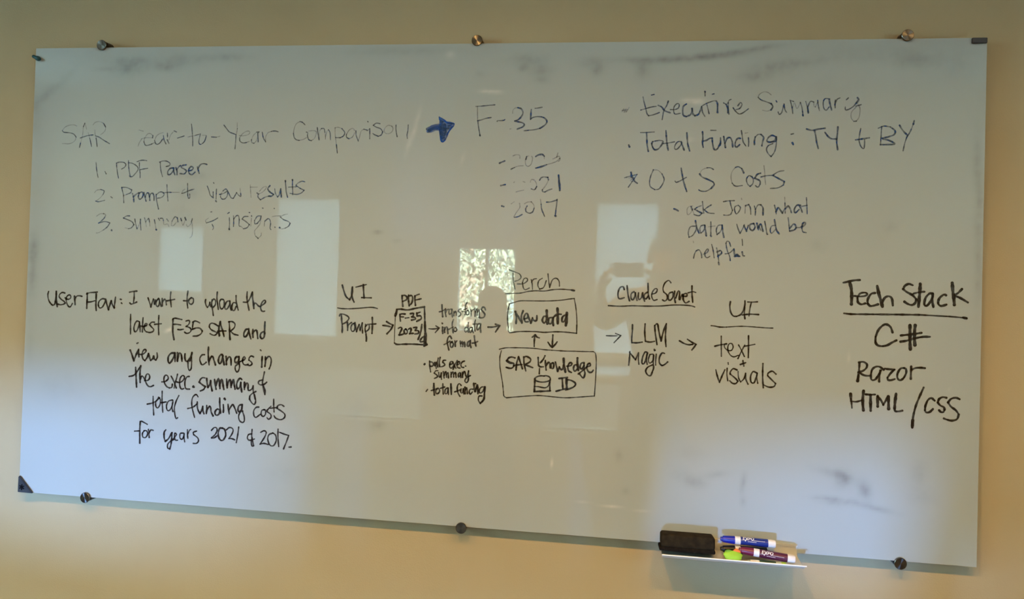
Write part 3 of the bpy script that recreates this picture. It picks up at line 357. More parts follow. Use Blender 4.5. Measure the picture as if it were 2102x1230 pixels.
 """n90:3125,4971 3128,4793 3135,4615 3142,4445;n90:3375,4786 3313,4800 3254,4717 3233,4586 3272,4507 3331,4558 3378,4689 3392,4787;n90:3393,4771 3407,4642 3421,4513;n90:3490,4896 3482,4742 3482,4516;n90:3414,4675 3502,4662 3588,4698;n90:3485,4661 3589,4682 3613,4731 3569,4746 3529,4663 3540,4583 3595,4521;n90:3821,4788 3742,4785 3684,4718;n90:3684,4718 3747,4656 3811,4594 3787,4537 3701,4509 3613,4521;n90:3944,4970 3943,4793 3949,4616 3961,4464;n90:3832,4732 3918,4743 4022,4756;b90:4357,4898 4356,4713 4367,4521 4404,4354;n90:4341,4881 4400,4920 4487,4911 4608,4892;n90:4372,4754 4475,4758 4579,4746;n90:4506,4623 4567,4617 4661,4637;n90:4730,4856 4799,4875 4834,4844 4803,4763 4736,4712;n90:4736,4712 4840,4685 4885,4630 4845,4557 4760,4529 4699,4559;n90:4938,4833 4924,4736 4919,4640;n90:4921,4832 4988,4867 5057,4853 5118,4824;n90:4928,4648 5029,4684 5132,4681 5203,4612;n90:5203,4612 5172,4539 5071,4478 4943,4465;n90:5633,4765 5555,4809 5469,4830 5410,4796 5396,4723;n90:5396,4723 5458,4654 5562,4611 5631,4582;n90:5631,4582 5582,4524 5515,4513 5428,4549;b90:5705,4879 5676,4735 5673,4607 5685,4497;b90:5697,4863 5735,4753 5782,4628 5821,4494;n90:5658,4766 5663,4639 5702,4513;n90:5638,4622 5748,4634 5867,4639;n90:5951,4889 5965,4747 5979,4588 5993,4422;b90:5967,4683 5975,4557 5993,4422;n90:5934,4880 6027,4895 6113,4840 6100,4736 6002,4645;n90:6002,4637 6090,4569 6209,4543;b90:6472,4712 6430,4702 6375,4605 6387,4511 6445,4529 6500,4642 6505,4721;b90:6506,4705 6527,4596 6574,4463;b90:6623,4710 6618,4615 6631,4505;b90:6627,4616 6683,4689 6734,4675 6766,4487;b90:6935,4660 6869,4642 6830,4561 6866,4484 6932,4510 6953,4629;b90:6951,4921 6948,4755 6953,4614"""),
('handwritten_line', 'black', 'black marker line reading view any changes in',
 """n92:3343,4204 3369,4218;b92:3149,4009 3206,3890 3266,3732;b92:3266,3732 3313,3863 3353,3962 3385,4028;b92:3394,4044 3397,3948 3410,3851;n92:3408,3908 3521,3921 3606,3989 3604,4046 3543,4035 3502,3952 3506,3856 3544,3777 3589,3755;b92:3589,3755 3655,3847 3686,3945;b92:3686,3945 3716,3849 3755,3763;b92:3755,3763 3805,3805 3837,3879;b92:3837,3879 3857,3808 3902,3778;n92:3902,3778 3943,3860 3929,3972;b92:4440,3995 4337,3982 4263,3891 4258,3778 4295,3716 4362,3783 4426,3914 4449,3995;b92:4449,3995 4453,3883 4458,3772;b92:4518,3999 4522,3887 4526,3783;b92:4533,3839 4562,3985 4613,3987 4643,3892 4656,3789;b92:4734,3984 4729,3896 4758,3802 4811,3788;n92:4811,3788 4876,3887 4931,4017;b92:4930,4025 4918,3905 4870,3807;n92:4827,3805 4831,3693 4844,3598 4880,3552 4921,3602 4930,3730 4918,3905;n92:5292,3989 5215,3975 5159,3884 5179,3790 5225,3720 5284,3739 5342,3789;b92:5395,4190 5392,4038 5407,3880 5429,3730;b92:5426,3817 5473,3931 5523,3949 5561,3855 5608,3738;b92:5811,3978 5759,4015 5702,3941 5689,3830 5734,3768 5782,3850 5811,3978;b92:5793,4009 5823,3883 5854,3750;b92:5897,3966 5909,3872 5913,3761;b92:5909,3856 5981,3962 6033,3925 6048,3751;b92:6252,3967 6184,3972 6144,3899 6164,3820 6231,3839 6262,3920 6259,3983;n92:6268,3975 6265,3841 6286,3715 6256,3603 6215,3577 6171,3631 6168,3725 6225,3776 6306,3859;n92:6306,3859 6389,3894 6438,3944 6411,3990 6370,3941 6365,3846 6401,3784;n90:6420,3777 6462,3771 6520,3790;n90:6664,3994 6604,4015 6547,3965 6541,3901;n90:6541,3901 6610,3857 6629,3803 6571,3761 6504,3773;n90:6853,4181 6867,4166;b90:6906,4005 6902,3887 6902,3745;b90:6993,4009 7002,3891 6990,3765;n90:7008,3939 7072,4021 7131,4008 7159,3930 7147,3804 7109,3700"""),
('handwritten_line', 'black', 'black marker line reading the exec. summary',
 """b92:3325,3557 3341,3380 3356,3219 3372,3035;n92:3142,3306 3264,3336 3348,3413 3415,3513 3464,3596;b92:3472,3604 3460,3467 3458,3305 3472,3169;n92:3478,3242 3501,3323 3545,3326 3610,3232;n92:3601,3216 3705,3237 3746,3320 3708,3398 3647,3379 3617,3265 3648,3154 3712,3077 3782,3064 3859,3100;n92:4098,3209 4193,3222 4277,3298 4257,3377 4195,3390 4155,3308 4178,3181 4250,3088 4321,3060;n92:4321,3060 4389,3079 4403,3160;n92:4361,3374 4416,3289 4463,3195 4519,3070;n92:4540,3431 4518,3326 4480,3196 4459,3067;n92:4522,3230 4626,3220 4726,3305 4740,3385 4679,3406 4621,3331 4609,3203 4631,3092 4675,3046 4735,3065;n92:4877,3392 4809,3373 4762,3258 4767,3131 4804,3061 4899,3058;t92:5004,3127 5018,3118;n92:5323,3374 5255,3379 5197,3328 5165,3255;b92:5165,3255 5262,3188 5340,3145;n92:5340,3145 5301,3071 5208,3026;b92:5375,3361 5388,3243 5418,3133;b92:5418,3133 5466,3215 5488,3311;b92:5488,3311 5501,3185 5540,3052;b92:5597,3348 5619,3223 5649,3097;b92:5645,3192 5690,3353 5724,3355 5758,3119;b92:5747,3197 5784,3342 5818,3344 5840,3218 5869,3101;b92:5935,3373 5948,3255 5961,3153;b92:5959,3208 6012,3354 6047,3339 6070,3167;b92:6068,3214 6106,3342 6130,3375 6151,3250 6181,3125;b90:6358,3387 6315,3416 6250,3350 6220,3238 6249,3136 6307,3179 6336,3291;b90:6336,3307 6349,3181 6370,3064;b90:6437,3312 6440,3217 6443,3131;b90:6441,3186 6496,3299 6539,3270 6542,3175;n90:6542,3175 6553,3113 6603,3115;n90:6603,3115 6660,3166 6683,3238;n90:6683,3238 6687,3120 6716,3011 6754,2889;n90:6763,3092 6673,3040 6608,2974 6592,2880;n86:6596,2964 6599,2882 6668,2783 6735,2755 6765,2829 6750,2952 6726,3012;n90:6983,3615 6958,3480 6938,3337 6969,3182 7016,3027;n90:7016,3027 7021,3121 6966,3260;n90:6919,3399 6845,3372 6822,3316 6882,3272 6982,3292 7055,3351"""),
('handwritten_line', 'black', 'black marker line reading total funding costs',
 """n86:3863,2808 3870,2651 3883,2483 3899,2316;n86:3701,2595 3836,2628 3948,2686 4058,2787;n86:4024,2785 3948,2676 3953,2550 4012,2512 4075,2620 4071,2746 4023,2795;n86:4119,2958 4123,2748 4138,2581 4159,2404;n86:4097,2653 4243,2682;n86:4422,2744 4310,2706 4258,2588 4286,2464 4364,2479 4427,2618 4434,2734;n86:4425,2660 4419,2534 4445,2441;n86:4598,2868 4525,2707 4486,2538 4504,2372 4542,2259 4586,2282;n86:5148,2866 5090,2926 5003,2858 4974,2732 4992,2566 5068,2320;n86:4869,2542 5013,2588 5122,2677;b86:5131,2730 5135,2616 5162,2513 5221,2433;b86:5221,2433 5262,2519 5292,2624;b86:5292,2624 5296,2520 5332,2429;b86:5402,2651 5406,2547 5399,2443;b86:5418,2538 5481,2635 5516,2595 5531,2492 5590,2392;b86:5773,2547 5705,2575 5642,2498 5667,2417 5744,2432 5785,2527;b86:5761,2868 5767,2713 5783,2589 5798,2476;t86:5899,2855 5913,2841;b86:5867,2697 5878,2594 5875,2501;b86:5999,2715 6015,2602 6042,2469;b86:6038,2583 6121,2711 6167,2673 6250,2502;b86:6385,2726 6309,2701 6280,2596 6315,2536 6379,2602 6396,2727;n86:6396,2727 6401,2582 6462,2421 6467,2297 6413,2263 6334,2310 6308,2433 6359,2539 6424,2563;n86:6858,2690 6782,2676 6720,2580 6735,2457 6791,2419 6898,2497;n86:7013,2627 6948,2613 6930,2509 6987,2451 7050,2516 7046,2618 7002,2637;n86:7194,2729 7121,2653 7091,2590 7191,2524 7205,2443 7141,2388 7096,2426;n86:7264,2918 7270,2754 7286,2591;n86:7175,2677 7369,2708;n86:7552,2749 7475,2786 7389,2761 7359,2687;n86:7359,2687 7480,2622 7581,2546 7573,2454 7467,2396 7336,2430 7290,2489"""),
('handwritten_line', 'black', 'black marker line about years 2021 and 2017',
 """b86:3519,2116 3510,1937 3517,1748 3525,1549;n86:3505,2042 3536,2127 3606,2110 3722,2058;n86:3364,1854 3501,1869;n86:3649,1882 3594,1815 3610,1711 3690,1706 3743,1803 3706,1885 3638,1881;n86:3762,1920 3777,1826 3793,1712;n86:3788,1827 3830,1914 3899,1907;b86:4261,1939 4218,1874 4224,1728 4261,1636;b86:4261,1636 4349,1714 4433,1866;b86:4444,1877 4439,1720 4423,1552 4393,1446;n86:4393,1446 4336,1463 4332,1567 4419,1656 4507,1703;n86:4419,1656 4527,1767 4570,1843 4523,1871 4516,1766 4553,1685 4609,1689;n86:4771,1886 4681,1870 4674,1755 4732,1717 4785,1804 4793,1888 4786,1783 4813,1659;n86:4880,1976 4883,1872 4899,1758;n86:4895,1873 4936,1969 4969,1992;n86:5138,1960 5050,1924 5063,1862;n86:5063,1862 5178,1786 5204,1704 5150,1639 5061,1633;n86:5560,2006 5635,2083 5702,2077 5716,2005 5664,1898 5567,1810;n86:5568,1806 5645,1814 5721,1871;b86:5879,2077 5791,2072 5752,1924 5802,1783 5891,1767 5964,1896 5936,2039 5868,2087;n86:5980,2042 6055,2108 6144,2093 6168,2032 6128,1926 6055,1819;n86:6055,1819 6132,1823 6221,1798;n86:6319,2134 6303,1958 6268,1729;n86:6694,2094 6688,1940 6715,1818 6753,1676;n86:6753,1676 6709,1663 6683,1775 6701,1879;n86:6687,1981 6600,1955 6570,1871 6616,1812 6703,1827 6768,1852;n86:6936,2037 7022,2083 7088,2046 7049,1921 6926,1724;n86:6925,1728 7034,1755 7154,1732;n86:7274,2037 7167,1989 7138,1864 7198,1725 7296,1710 7368,1838 7352,1980 7262,2046;n86:7411,2147 7414,1943 7444,1699;n86:7457,2068 7566,2034 7708,2001;n86:7708,2001 7659,1855 7580,1646;n86:7725,1700 7783,1708"""),
('handwritten_heading', 'black', 'black UI heading left of the small square box',
 """b82:9028,5953 9075,5807 9140,5662 9236,5584;b82:9236,5584 9299,5733 9302,5913;b82:9302,5913 9282,5749 9321,5603 9357,5531;n82:9395,5916 9530,5953 9672,5991;b82:9588,5988 9601,5842 9621,5647;n82:9557,5652 9675,5652 9810,5653"""),
('underline', 'black', 'black underline beneath the heading above the word Prompt',
 """n70:8920,5363 9040,5348 9227,5352 9464,5372 9768,5408 9903,5405 9984,5386"""),
('handwritten_line', 'black', 'black marker word Prompt',
 """b82:9028,5184 9042,5037 9064,4875 9064,4736;n82:8978,5157 9002,5207 9096,5203 9199,5158 9235,5102 9170,5010 9070,4948;b82:9197,4994 9208,4897 9208,4799;n82:9211,4913 9274,4981 9307,4999;n82:9375,4985 9326,4951 9294,4868 9323,4779 9382,4790 9404,4889 9367,4977;b82:9400,5002 9421,4889 9451,4768;n82:9451,4768 9481,4875 9512,4958;n82:9512,4958 9532,4877 9543,4796 9564,4911 9595,5002;n82:9595,5002 9600,4864 9612,4742;n82:9681,4965 9677,4835 9707,4706 9717,4544;b82:9703,4706 9720,4609 9717,4544;n82:9683,4916 9748,4976 9783,4937 9778,4855 9721,4796;b82:9857,5151 9867,4972 9862,4745;n82:9782,4977 9866,4981 9959,4992"""),
('arrow', 'black', 'black arrow between the word Prompt and the small box',
 """b82:10145,4959 10237,4955 10339,4935;b82:10242,5061 10319,5015 10412,4978;b82:10412,4978 10358,4863 10261,4753"""),
('handwritten_line', 'black', 'black letters PDF above the small box',
 """b82:10627,5739 10633,5634 10655,5473;b82:10627,5731 10696,5750 10756,5703 10742,5638 10651,5594;b82:10796,5761 10800,5624 10822,5479;b82:10797,5737 10880,5748 10907,5676 10886,5562 10821,5495;b82:10963,5743 10967,5630 10984,5509;n82:10955,5734 11012,5769 11074,5792;n82:10970,5638 11049,5657 11128,5676"""),
('drawn_box', 'black', 'small black square box with thick lower right corner',
 """b82:10491,5386 10625,5391 10792,5381 10990,5429 11220,5475;t82:10500,5370 10486,5289 10466,5223;f82:10466,5223 10463,4980 10462,4738 10464,4527;b82:11220,5475 11235,5253 11251,5012 11265,4852;t82:11246,5092 11254,4932 11267,4772;t82:11275,4804 11280,4643 11283,4531;t82:11244,4722 11248,4610 11251,4498;t82:11261,4723 11264,4611 11284,4515;t82:11244,4481 11308,4524;b82:10469,4520 10537,4490 10687,4502 10936,4516 11201,4511"""),
('handwritten_note', 'black', 'black short code and year inside the small box',
 """b82:10587,5260 10590,5180 10604,5091;b82:10587,5260 10645,5275 10720,5273;n82:10606,5196 10681,5199;n82:10732,5169 10823,5185;b82:10861,5287 10944,5298 10929,5233 10897,5208;b82:10897,5208 10980,5195 10998,5155 10900,5127;b82:11027,5309 11037,5237;n82:11027,5301 11117,5337;b82:11037,5237 11128,5241 11147,5169 11033,5100;b82:10557,4903 10615,4930 10649,4899 10610,4808 10579,4734;b82:10579,4734 10646,4745 10695,4764;b82:10758,4887 10708,4861 10728,4773 10786,4784 10792,4848 10749,4895;b82:10824,4890 10881,4925 10891,4869 10853,4770;b82:10853,4778 10944,4790;b82:10956,4936 11038,4947 10999,4873;b82:10999,4865 11082,4860 11084,4796 10994,4776;b82:11168,5025 11156,4896 11127,4766 11081,4643;b82:11195,4704 11140,4629 11149,4582 11231,4601"""),
('arrow', 'black', 'black arrow between the small box and the word transforms',
 """n76:11355,4926 11467,4922 11620,4949;n76:11532,5006 11620,4955;n76:11620,4955 11573,4893 11525,4837"""),
('handwritten_line', 'black', 'black marker word transforms',
 """b76:11676,5541 11686,5403 11703,5247;n76:11613,5364 11687,5385 11753,5430;b76:11771,5442 11768,5346 11789,5251;n76:11780,5358 11809,5420 11845,5439;n76:11931,5442 11870,5434 11860,5349 11886,5308 11933,5364 11943,5437;n76:11931,5424 11940,5341 11955,5245;n76:11988,5390 11991,5282;n76:11995,5343 12030,5398 12051,5345 12052,5291;n76:12163,5457 12115,5437 12098,5395;n76:12098,5395 12154,5361 12168,5313 12120,5263;n76:12202,5399 12276,5389;n76:12317,5619 12277,5545 12287,5402 12272,5317;n76:12249,5448 12310,5469;n76:12348,5428 12306,5402 12314,5319 12369,5327 12379,5393 12342,5428;n76:12420,5449 12429,5371 12437,5294;n76:12434,5395 12469,5445 12505,5458;b76:12529,5483 12538,5387 12535,5286;n76:12538,5387 12572,5472 12584,5473 12587,5389 12589,5318;n76:12587,5389 12633,5463 12641,5391 12644,5290;b76:12797,5457 12771,5516 12722,5520 12688,5465;b76:12688,5465 12738,5407 12788,5349;b76:12788,5349 12766,5277 12694,5250 12639,5266"""),
('handwritten_line', 'black', 'black marker words into data',
 """b76:11690,5084 11699,5073;b76:11705,4983 11708,4899 11717,4821;b76:11749,4972 11758,4889 11765,4853;b76:11757,4901 11798,4986 11829,4976 11843,4904 11852,4820;n76:11873,4929 11933,4968 11982,4994;n76:11982,5186 11955,5077 11964,4957 11986,4850;n76:12043,4984 12001,4959 12003,4899 12046,4883 12082,4926 12049,4985;n76:12349,4997 12300,4995 12277,4934 12304,4875 12351,4913;n76:12369,5117 12367,4998 12377,4878;n76:12458,5001 12410,4987 12400,4903 12438,4875 12472,4954;n76:12477,5002 12479,4930 12505,4872;n76:12550,5196 12529,5076 12546,4915;n76:12492,5087 12583,5096;b76:12674,5106 12614,5091 12586,5007 12606,4948 12659,4998 12687,5094;b76:12686,5100 12684,4999 12693,4892"""),
('handwritten_line', 'black', 'black marker word format',
 """b76:11948,4704 11909,4763 11855,4712 11841,4592 11862,4509 11889,4414;n76:11762,4540 11847,4586 11907,4631;b76:11969,4621 11921,4583 11930,4494 11973,4484 12001,4563 11956,4621;b76:12035,4648 12044,4577 12052,4511;n76:12043,4589 12090,4651;b76:12176,4642 12184,4583 12192,4517;b76:12190,4583 12225,4638 12246,4574 12241,4513;b76:12240,4573 12280,4635 12295,4564 12297,4510;b76:12426,4665 12372,4627 12357,4543 12388,4520 12428,4593 12438,4678;b76:12432,4653 12435,4570 12455,4499;b76:12532,4789 12548,4670 12582,4541;b76:12483,4608 12555,4623 12621,4656"""),
('arrow', 'black', 'black arrow between the word data and the box New data',
 """b76:12877,5028 13004,5036 13159,5072;b76:13062,5109 13177,5078;b76:13177,5078 13125,5005 13068,4913"""),
('handwritten_note', 'black', 'small black bulleted note ending in total funding',
 """t68:11264,4016 11275,4027;b68:11397,4110 11407,3978 11434,3836;b68:11403,4088 11472,4081 11496,4027 11475,3981 11418,3979;b68:11528,4078 11525,4006 11554,3996 11574,4074;b68:11568,4085 11565,4008 11578,3931;b68:11621,4187 11602,4076 11617,3966;b68:11671,4211 11652,4100 11662,3979;b68:11662,3979 11724,3982 11790,4019 11783,4062 11743,4088;b68:11743,4088 11753,4138 11814,4146;b68:11925,4042 11991,4072 11990,4122 11945,4114 11919,4047 11933,3965 11983,3962 12016,4007;b68:12001,4117 12037,4030 12085,3956;b68:12112,4149 12059,4053 12013,3925;b68:12110,4045 12171,4070 12180,4125 12141,4123 12110,4056 12129,3980 12185,3966;b68:12297,4147 12247,4128 12210,4061 12229,3996 12280,3987;b68:12329,4025 12338,4023;n68:11625,3873 11569,3870 11526,3808;b68:11526,3808 11606,3756 11608,3712 11541,3676;b68:11644,3824 11658,3726 11687,3716 11712,3817;b68:11712,3822 11709,3739 11722,3663;b68:11761,3852 11789,3699;b68:11787,3754 11818,3855 11841,3845 11850,3725;b68:11843,3779 11886,3842 11901,3705;b68:11959,3851 11968,3730;b68:11966,3785 11998,3853 12020,3854 12035,3734;b68:12033,3800 12076,3857 12097,3731;b68:12189,3857 12151,3816 12159,3740 12197,3775 12206,3852 12220,3732;b68:12256,3865 12265,3734;b68:12263,3800 12300,3889 12317,3879;b68:12322,3880 12342,3782 12376,3773 12411,3906;b68:12411,3906 12415,3775 12407,3654 12364,3608 12324,3650 12360,3728 12465,3794;n68:11331,3335 11369,3386;t68:11528,3543 11532,3411 11549,3258;b68:11466,3364 11539,3390 11639,3439;b68:11617,3416 11585,3370 11598,3294 11654,3308 11686,3375 11651,3428;b68:11760,3550 11764,3423 11779,3292;b68:11696,3431 11807,3470;b68:11875,3451 11826,3405 11823,3316 11869,3308 11900,3397 11898,3452;b68:11898,3441 11914,3288;t68:11968,3555 11977,3434 11987,3298;b68:12232,3535 12186,3577 12143,3531 12134,3443 12160,3334 12207,3260;b68:12069,3362 12147,3388 12213,3425;b68:12235,3448 12226,3360 12271,3351 12291,3451;b68:12291,3451 12306,3320;t68:12334,3486 12339,3333;b68:12348,3421 12379,3488 12400,3336;b68:12536,3453 12470,3449 12444,3382 12473,3323 12527,3386;t68:12554,3596 12569,3487 12594,3401;t68:12594,3401 12645,3557;b68:12599,3598 12610,3593;t68:12657,3513 12668,3350;b68:12846,3523 12757,3519 12698,3439 12717,3369 12783,3400 12835,3512;t68:12840,3523 12834,3370 12822,3217 12736,3108;b68:12736,3108 12684,3187 12697,3286 12775,3296"""),
('handwritten_heading', 'black', 'black underlined single word heading above the New data box',
 """n64:13467,6408 13481,6232 13530,5998;n64:13371,6481 13509,6435 13629,6388 13674,6305 13617,6236 13516,6199;n64:13586,6134 13738,6148 13837,6226 13819,6285 13751,6274 13712,6172;n64:13712,6172 13741,6038 13793,5998 13885,6043;n64:13930,6255 13958,6146 13970,6016;n64:13940,6188 13988,6265 14064,6284;n64:14207,6297 14124,6236 14102,6118 14147,6027;n64:14147,6027 14247,6072 14309,6242;n64:14346,6410 14368,6244 14398,6069;n64:14398,6077 14460,6263 14559,6308 14628,6235 14640,6119;n64:13287,5880 13457,5894 13660,5909 13862,5958 14064,5982 14266,5981 14467,6021 14684,6040 14868,6035 15018,6023;t64:14951,6026 15010,6018"""),
('drawn_box', 'black', 'black box around the words New data',
 """n58:13396,5631 13514,5669 13666,5716 13903,5725 14206,5732 14458,5745 14708,5771 14874,5802 15015,5823;n58:15015,5823 15053,5650 15085,5418 15100,5169 15098,4961;b58:15095,5169 15098,4961;b58:13396,5622 13368,5436 13365,5250 13388,5049;n58:13388,5049 13391,4948 13435,4908;b58:13435,4908 13638,4945 13891,4961 14094,4964 14296,4956 14564,4981 14814,4983 15098,4966"""),
('handwritten_line', 'black', 'black marker words New data',
 """b88:13563,5443 13585,5293 13581,5150;b88:13546,5443 13626,5328 13724,5164;b88:13733,5164 13711,5331 13749,5467;b88:13781,5267 13864,5304 13870,5388 13819,5403 13780,5300 13816,5201 13884,5204;b88:13880,5338 13916,5255 13953,5173;b88:13953,5173 13984,5258 13991,5309;b88:13991,5292 14035,5235 14094,5246 14099,5363;b88:14352,5340 14276,5353 14237,5251 14289,5187 14354,5273;t88:14339,5498 14352,5340 14365,5173;b88:14487,5328 14411,5317 14389,5207 14457,5177 14504,5312;b88:14512,5329 14506,5229 14517,5137;b88:14520,5346 14601,5416 14702,5420;t88:14606,5558 14619,5400 14624,5192;b88:14835,5425 14737,5355 14732,5238 14790,5257 14844,5409;t88:14842,5459 14847,5309 14826,5150"""),
('arrow', 'black', 'small black arrow pointing up below the New data box',
 """b76:14054,4599 14053,4742 14062,4876;b76:13997,4823 14071,4885;b76:14071,4885 14123,4828 14174,4814"""),
('arrow', 'black', 'small black arrow pointing down below the New data box',
 """b76:14512,4895 14507,4744 14504,4594;b76:14395,4715 14448,4642 14504,4591;b76:14504,4591 14573,4664 14621,4733"""),
('drawn_box', 'black', 'large black rounded box around the words SAR Knowledge ID',
 """b48:13179,4486 13345,4529 13562,4542 13851,4549 14067,4547 14283,4528 14498,4521;b48:14498,4521 14783,4515 15067,4521 15350,4527 15519,4534;b48:15519,4534 15576,4488 15597,4333 15600,4122 15594,3840 15577,3444;b48:13231,4452 13199,4293 13205,4078 13241,3864 13284,3651 13312,3438;b48:13312,3438 13330,3324 13396,3285;b48:13396,3285 13642,3319 13900,3354 14173,3383 14388,3380 14645,3366 14887,3365 15169,3394 15451,3430 15577,3444"""),
('handwritten_line', 'black', 'black marker words SAR Knowledge',
 """b78:13577,4289 13497,4307 13425,4282 13376,4208;t78:13376,4208 13457,4162 13545,4151 13561,4095;b78:13561,4095 13519,4036 13447,4025 13367,4043;b78:13670,4322 13624,4155 13615,3990;b78:13670,4322 13717,4188 13772,4033;b78:13611,4112 13762,4133;b78:13800,4321 13812,4164 13860,3981;b78:13800,4314 13872,4338 13967,4286 13962,4214 13849,4137;b78:13849,4123 13936,4099 14031,4067;b78:14160,4323 14170,4210 14180,4124 14224,4098 14295,4102;b78:14330,4374 14290,4286 14221,4198;n78:14203,4054 14200,3926;b78:14341,4260 14351,4147 14369,4027;b78:14366,4133 14421,4221 14450,4194 14468,4081;b78:14535,4213 14486,4182 14496,4083 14539,4071 14558,4157 14535,4213;b78:14592,4229 14624,4117 14655,4005;b78:14655,4005 14695,4121;b78:14695,4121 14725,4065 14768,4053 14793,4168;t78:14796,4324 14807,4183 14848,4000;b78:14886,4144 14978,4163 15005,4221 14948,4232 14907,4145 14925,4033 14997,3994;b78:15133,4184 15070,4181 15044,4095 15081,4026 15136,4085;t78:15136,4354 15139,4227 15165,4058;b78:15301,4249 15231,4231 15205,4131 15249,4091 15296,4178;b78:15301,4235 15305,4094 15330,3982 15290,3874 15196,3968;b78:15168,3967 15264,4049 15374,4153;b78:15374,4153 15458,4186 15442,4241 15387,4211 15375,4111 15420,4028 15491,4025 15531,4076"""),
('drawn_database_symbol', 'black', 'black stacked cylinder drawing of a database',
 """b62:14330,3875 14202,3869 14089,3806 14119,3751 14235,3721 14377,3735 14476,3783 14460,3853 14373,3885 14316,3868;t62:14096,3792 14093,3664 14091,3479;b62:14476,3797 14473,3641 14477,3513;b62:14087,3600 14181,3604 14281,3588 14367,3586 14437,3639 14464,3726;t62:14084,3475 14213,3488 14356,3500 14484,3516"""),
('handwritten_line', 'black', 'black marker letters ID',
 """b78:14696,3830 14788,3849 14901,3868;b78:14774,3827 14785,3714 14795,3587;b78:14634,3514 14740,3548 14880,3591;t78:14881,3818 14885,3690 14902,3578;b78:14881,3811 15002,3796 15103,3730 15063,3643 14867,3555"""),
('handwritten_heading', 'black', 'black two-word heading above the letters LLM',
 """b70:16232,6088 16203,6152 16130,6131 16087,6019 16091,5890 16137,5854 16237,5886;b70:16298,6183 16315,6045 16337,5917 16367,5817;b70:16470,6041 16407,5993 16401,5882 16448,5838 16491,5922 16507,6015;b70:16498,6015 16519,5923 16548,5832;b70:16580,6017 16574,5907 16602,5853 16655,5910 16679,6021;b70:16679,6021 16691,5929 16730,5821;b70:16797,6043 16726,5986 16719,5903 16765,5877 16817,5952;b70:16800,6255 16809,6117 16816,5989 16846,5880;n70:16898,5992 16996,6032 17030,6116 16975,6132 16914,6047 16899,5937 16947,5847 17027,5868;n70:17349,6291 17294,6344 17206,6277 17164,6148 17185,6057;b70:17185,6057 17267,5986 17270,5895 17217,5838 17163,5864;b70:17391,6064 17311,6025 17297,5896 17343,5861 17403,5936 17410,6037;b70:17445,6084 17439,5956 17469,5811;b70:17476,5921 17517,6068 17561,6088 17557,5887;b70:17575,5888 17625,6017 17644,6000 17646,5890;b70:17635,5972 17734,5975 17732,6039 17661,6018 17655,5890 17711,5810 17790,5850;b70:17852,6226 17857,6043 17880,5835;n70:17767,6059 17874,6090 17945,6074;n70:15858,5678 16151,5674 16425,5695 16733,5699 17112,5715 17417,5750 17721,5756 17864,5743 17927,5722"""),
('arrow', 'black', 'thin black arrow pointing at the letters LLM',
 """n70:15827,4937 15952,4939 16089,4945;n70:16051,5002 16180,4956;n70:16180,4956 16109,4876 16020,4776"""),
('handwritten_line', 'black', 'large black letters LLM',
 """b70:16455,5231 16456,5074 16445,4918 16449,4789;b70:16449,4795 16576,4795 16702,4819;b70:16759,5261 16753,5087 16768,4922 16778,4840;b70:16778,4840 16883,4826 16991,4849;b70:16990,5234 17007,5061 17035,4897 17056,4770;b70:16990,5234 17052,5282 17082,5155 17113,5010 17152,4866;b70:17152,4866 17184,5032 17225,5180 17267,5291;b70:17267,5291 17254,5108 17256,4907 17273,4734"""),
('handwritten_line', 'black', 'black marker word magic',
 """b70:16409,4576 16404,4410 16390,4244;b70:16400,4557 16475,4469 16550,4380;n70:16550,4380 16584,4474 16618,4558;n70:16618,4558 16618,4420 16635,4274;b70:16836,4559 16781,4584 16721,4462 16706,4314 16752,4289 16803,4410 16836,4549;b70:16827,4540 16812,4411 16834,4284;n70:16891,4524 16963,4537 16982,4510;n70:16891,4524 16858,4395 16896,4314 16967,4382 16982,4510;b70:16982,4510 16977,4327 16990,4200 16956,4097;b70:16952,4271 16845,4211 16802,4117 16850,4028 16922,4013 16960,4098;t70:16996,4650 17003,4636;n70:17044,4541 17035,4403 17038,4275;b70:17241,4568 17178,4574 17123,4462 17127,4334 17186,4273 17257,4304 17318,4362"""),
('arrow', 'black', 'thick black arrow pointing at the word text',
 """b70:17592,4888 17691,4834 17799,4803 17906,4816;b70:17778,4933 17878,4870 17986,4820;b70:17986,4820 17943,4754 17891,4683"""),
('handwritten_heading', 'black', 'black UI heading above the word text',
 """b68:18765,5879 18754,5769 18777,5630 18837,5542 18915,5531;b68:18915,5531 19011,5579 19066,5671 19102,5802 19103,5912;b68:19099,5762 19097,5602 19113,5483;n68:19168,5888 19274,5888 19393,5900;n68:19254,5887 19228,5767 19204,5556;b68:19049,5570 19223,5597 19425,5595"""),
('underline', 'black', 'black underline between the heading and the word text',
 """b58:18333,5286 18435,5276 18533,5260 18688,5266;n58:18688,5266 18940,5293 19153,5301 19423,5292 19615,5284 19764,5286"""),
('handwritten_line', 'black', 'black marker word text above a small plus',
 """n68:18571,5041 18577,4802 18585,4562;b68:18427,4795 18543,4830 18698,4863;n68:18698,4867 18650,4845 18662,4765 18741,4709 18818,4713 18855,4794 18824,4872 18766,4870 18734,4809 18741,4689 18802,4592 18880,4560 18976,4600;n68:18980,4849 19051,4723 19122,4577;n68:19125,4856 19051,4703 18974,4524;b68:19206,5078 19211,4870 19213,4561;n68:19116,4826 19241,4851 19355,4882;b68:19091,4476 19114,4352;b68:19035,4384 19154,4433"""),
('handwritten_line', 'black', 'black marker word visuals',
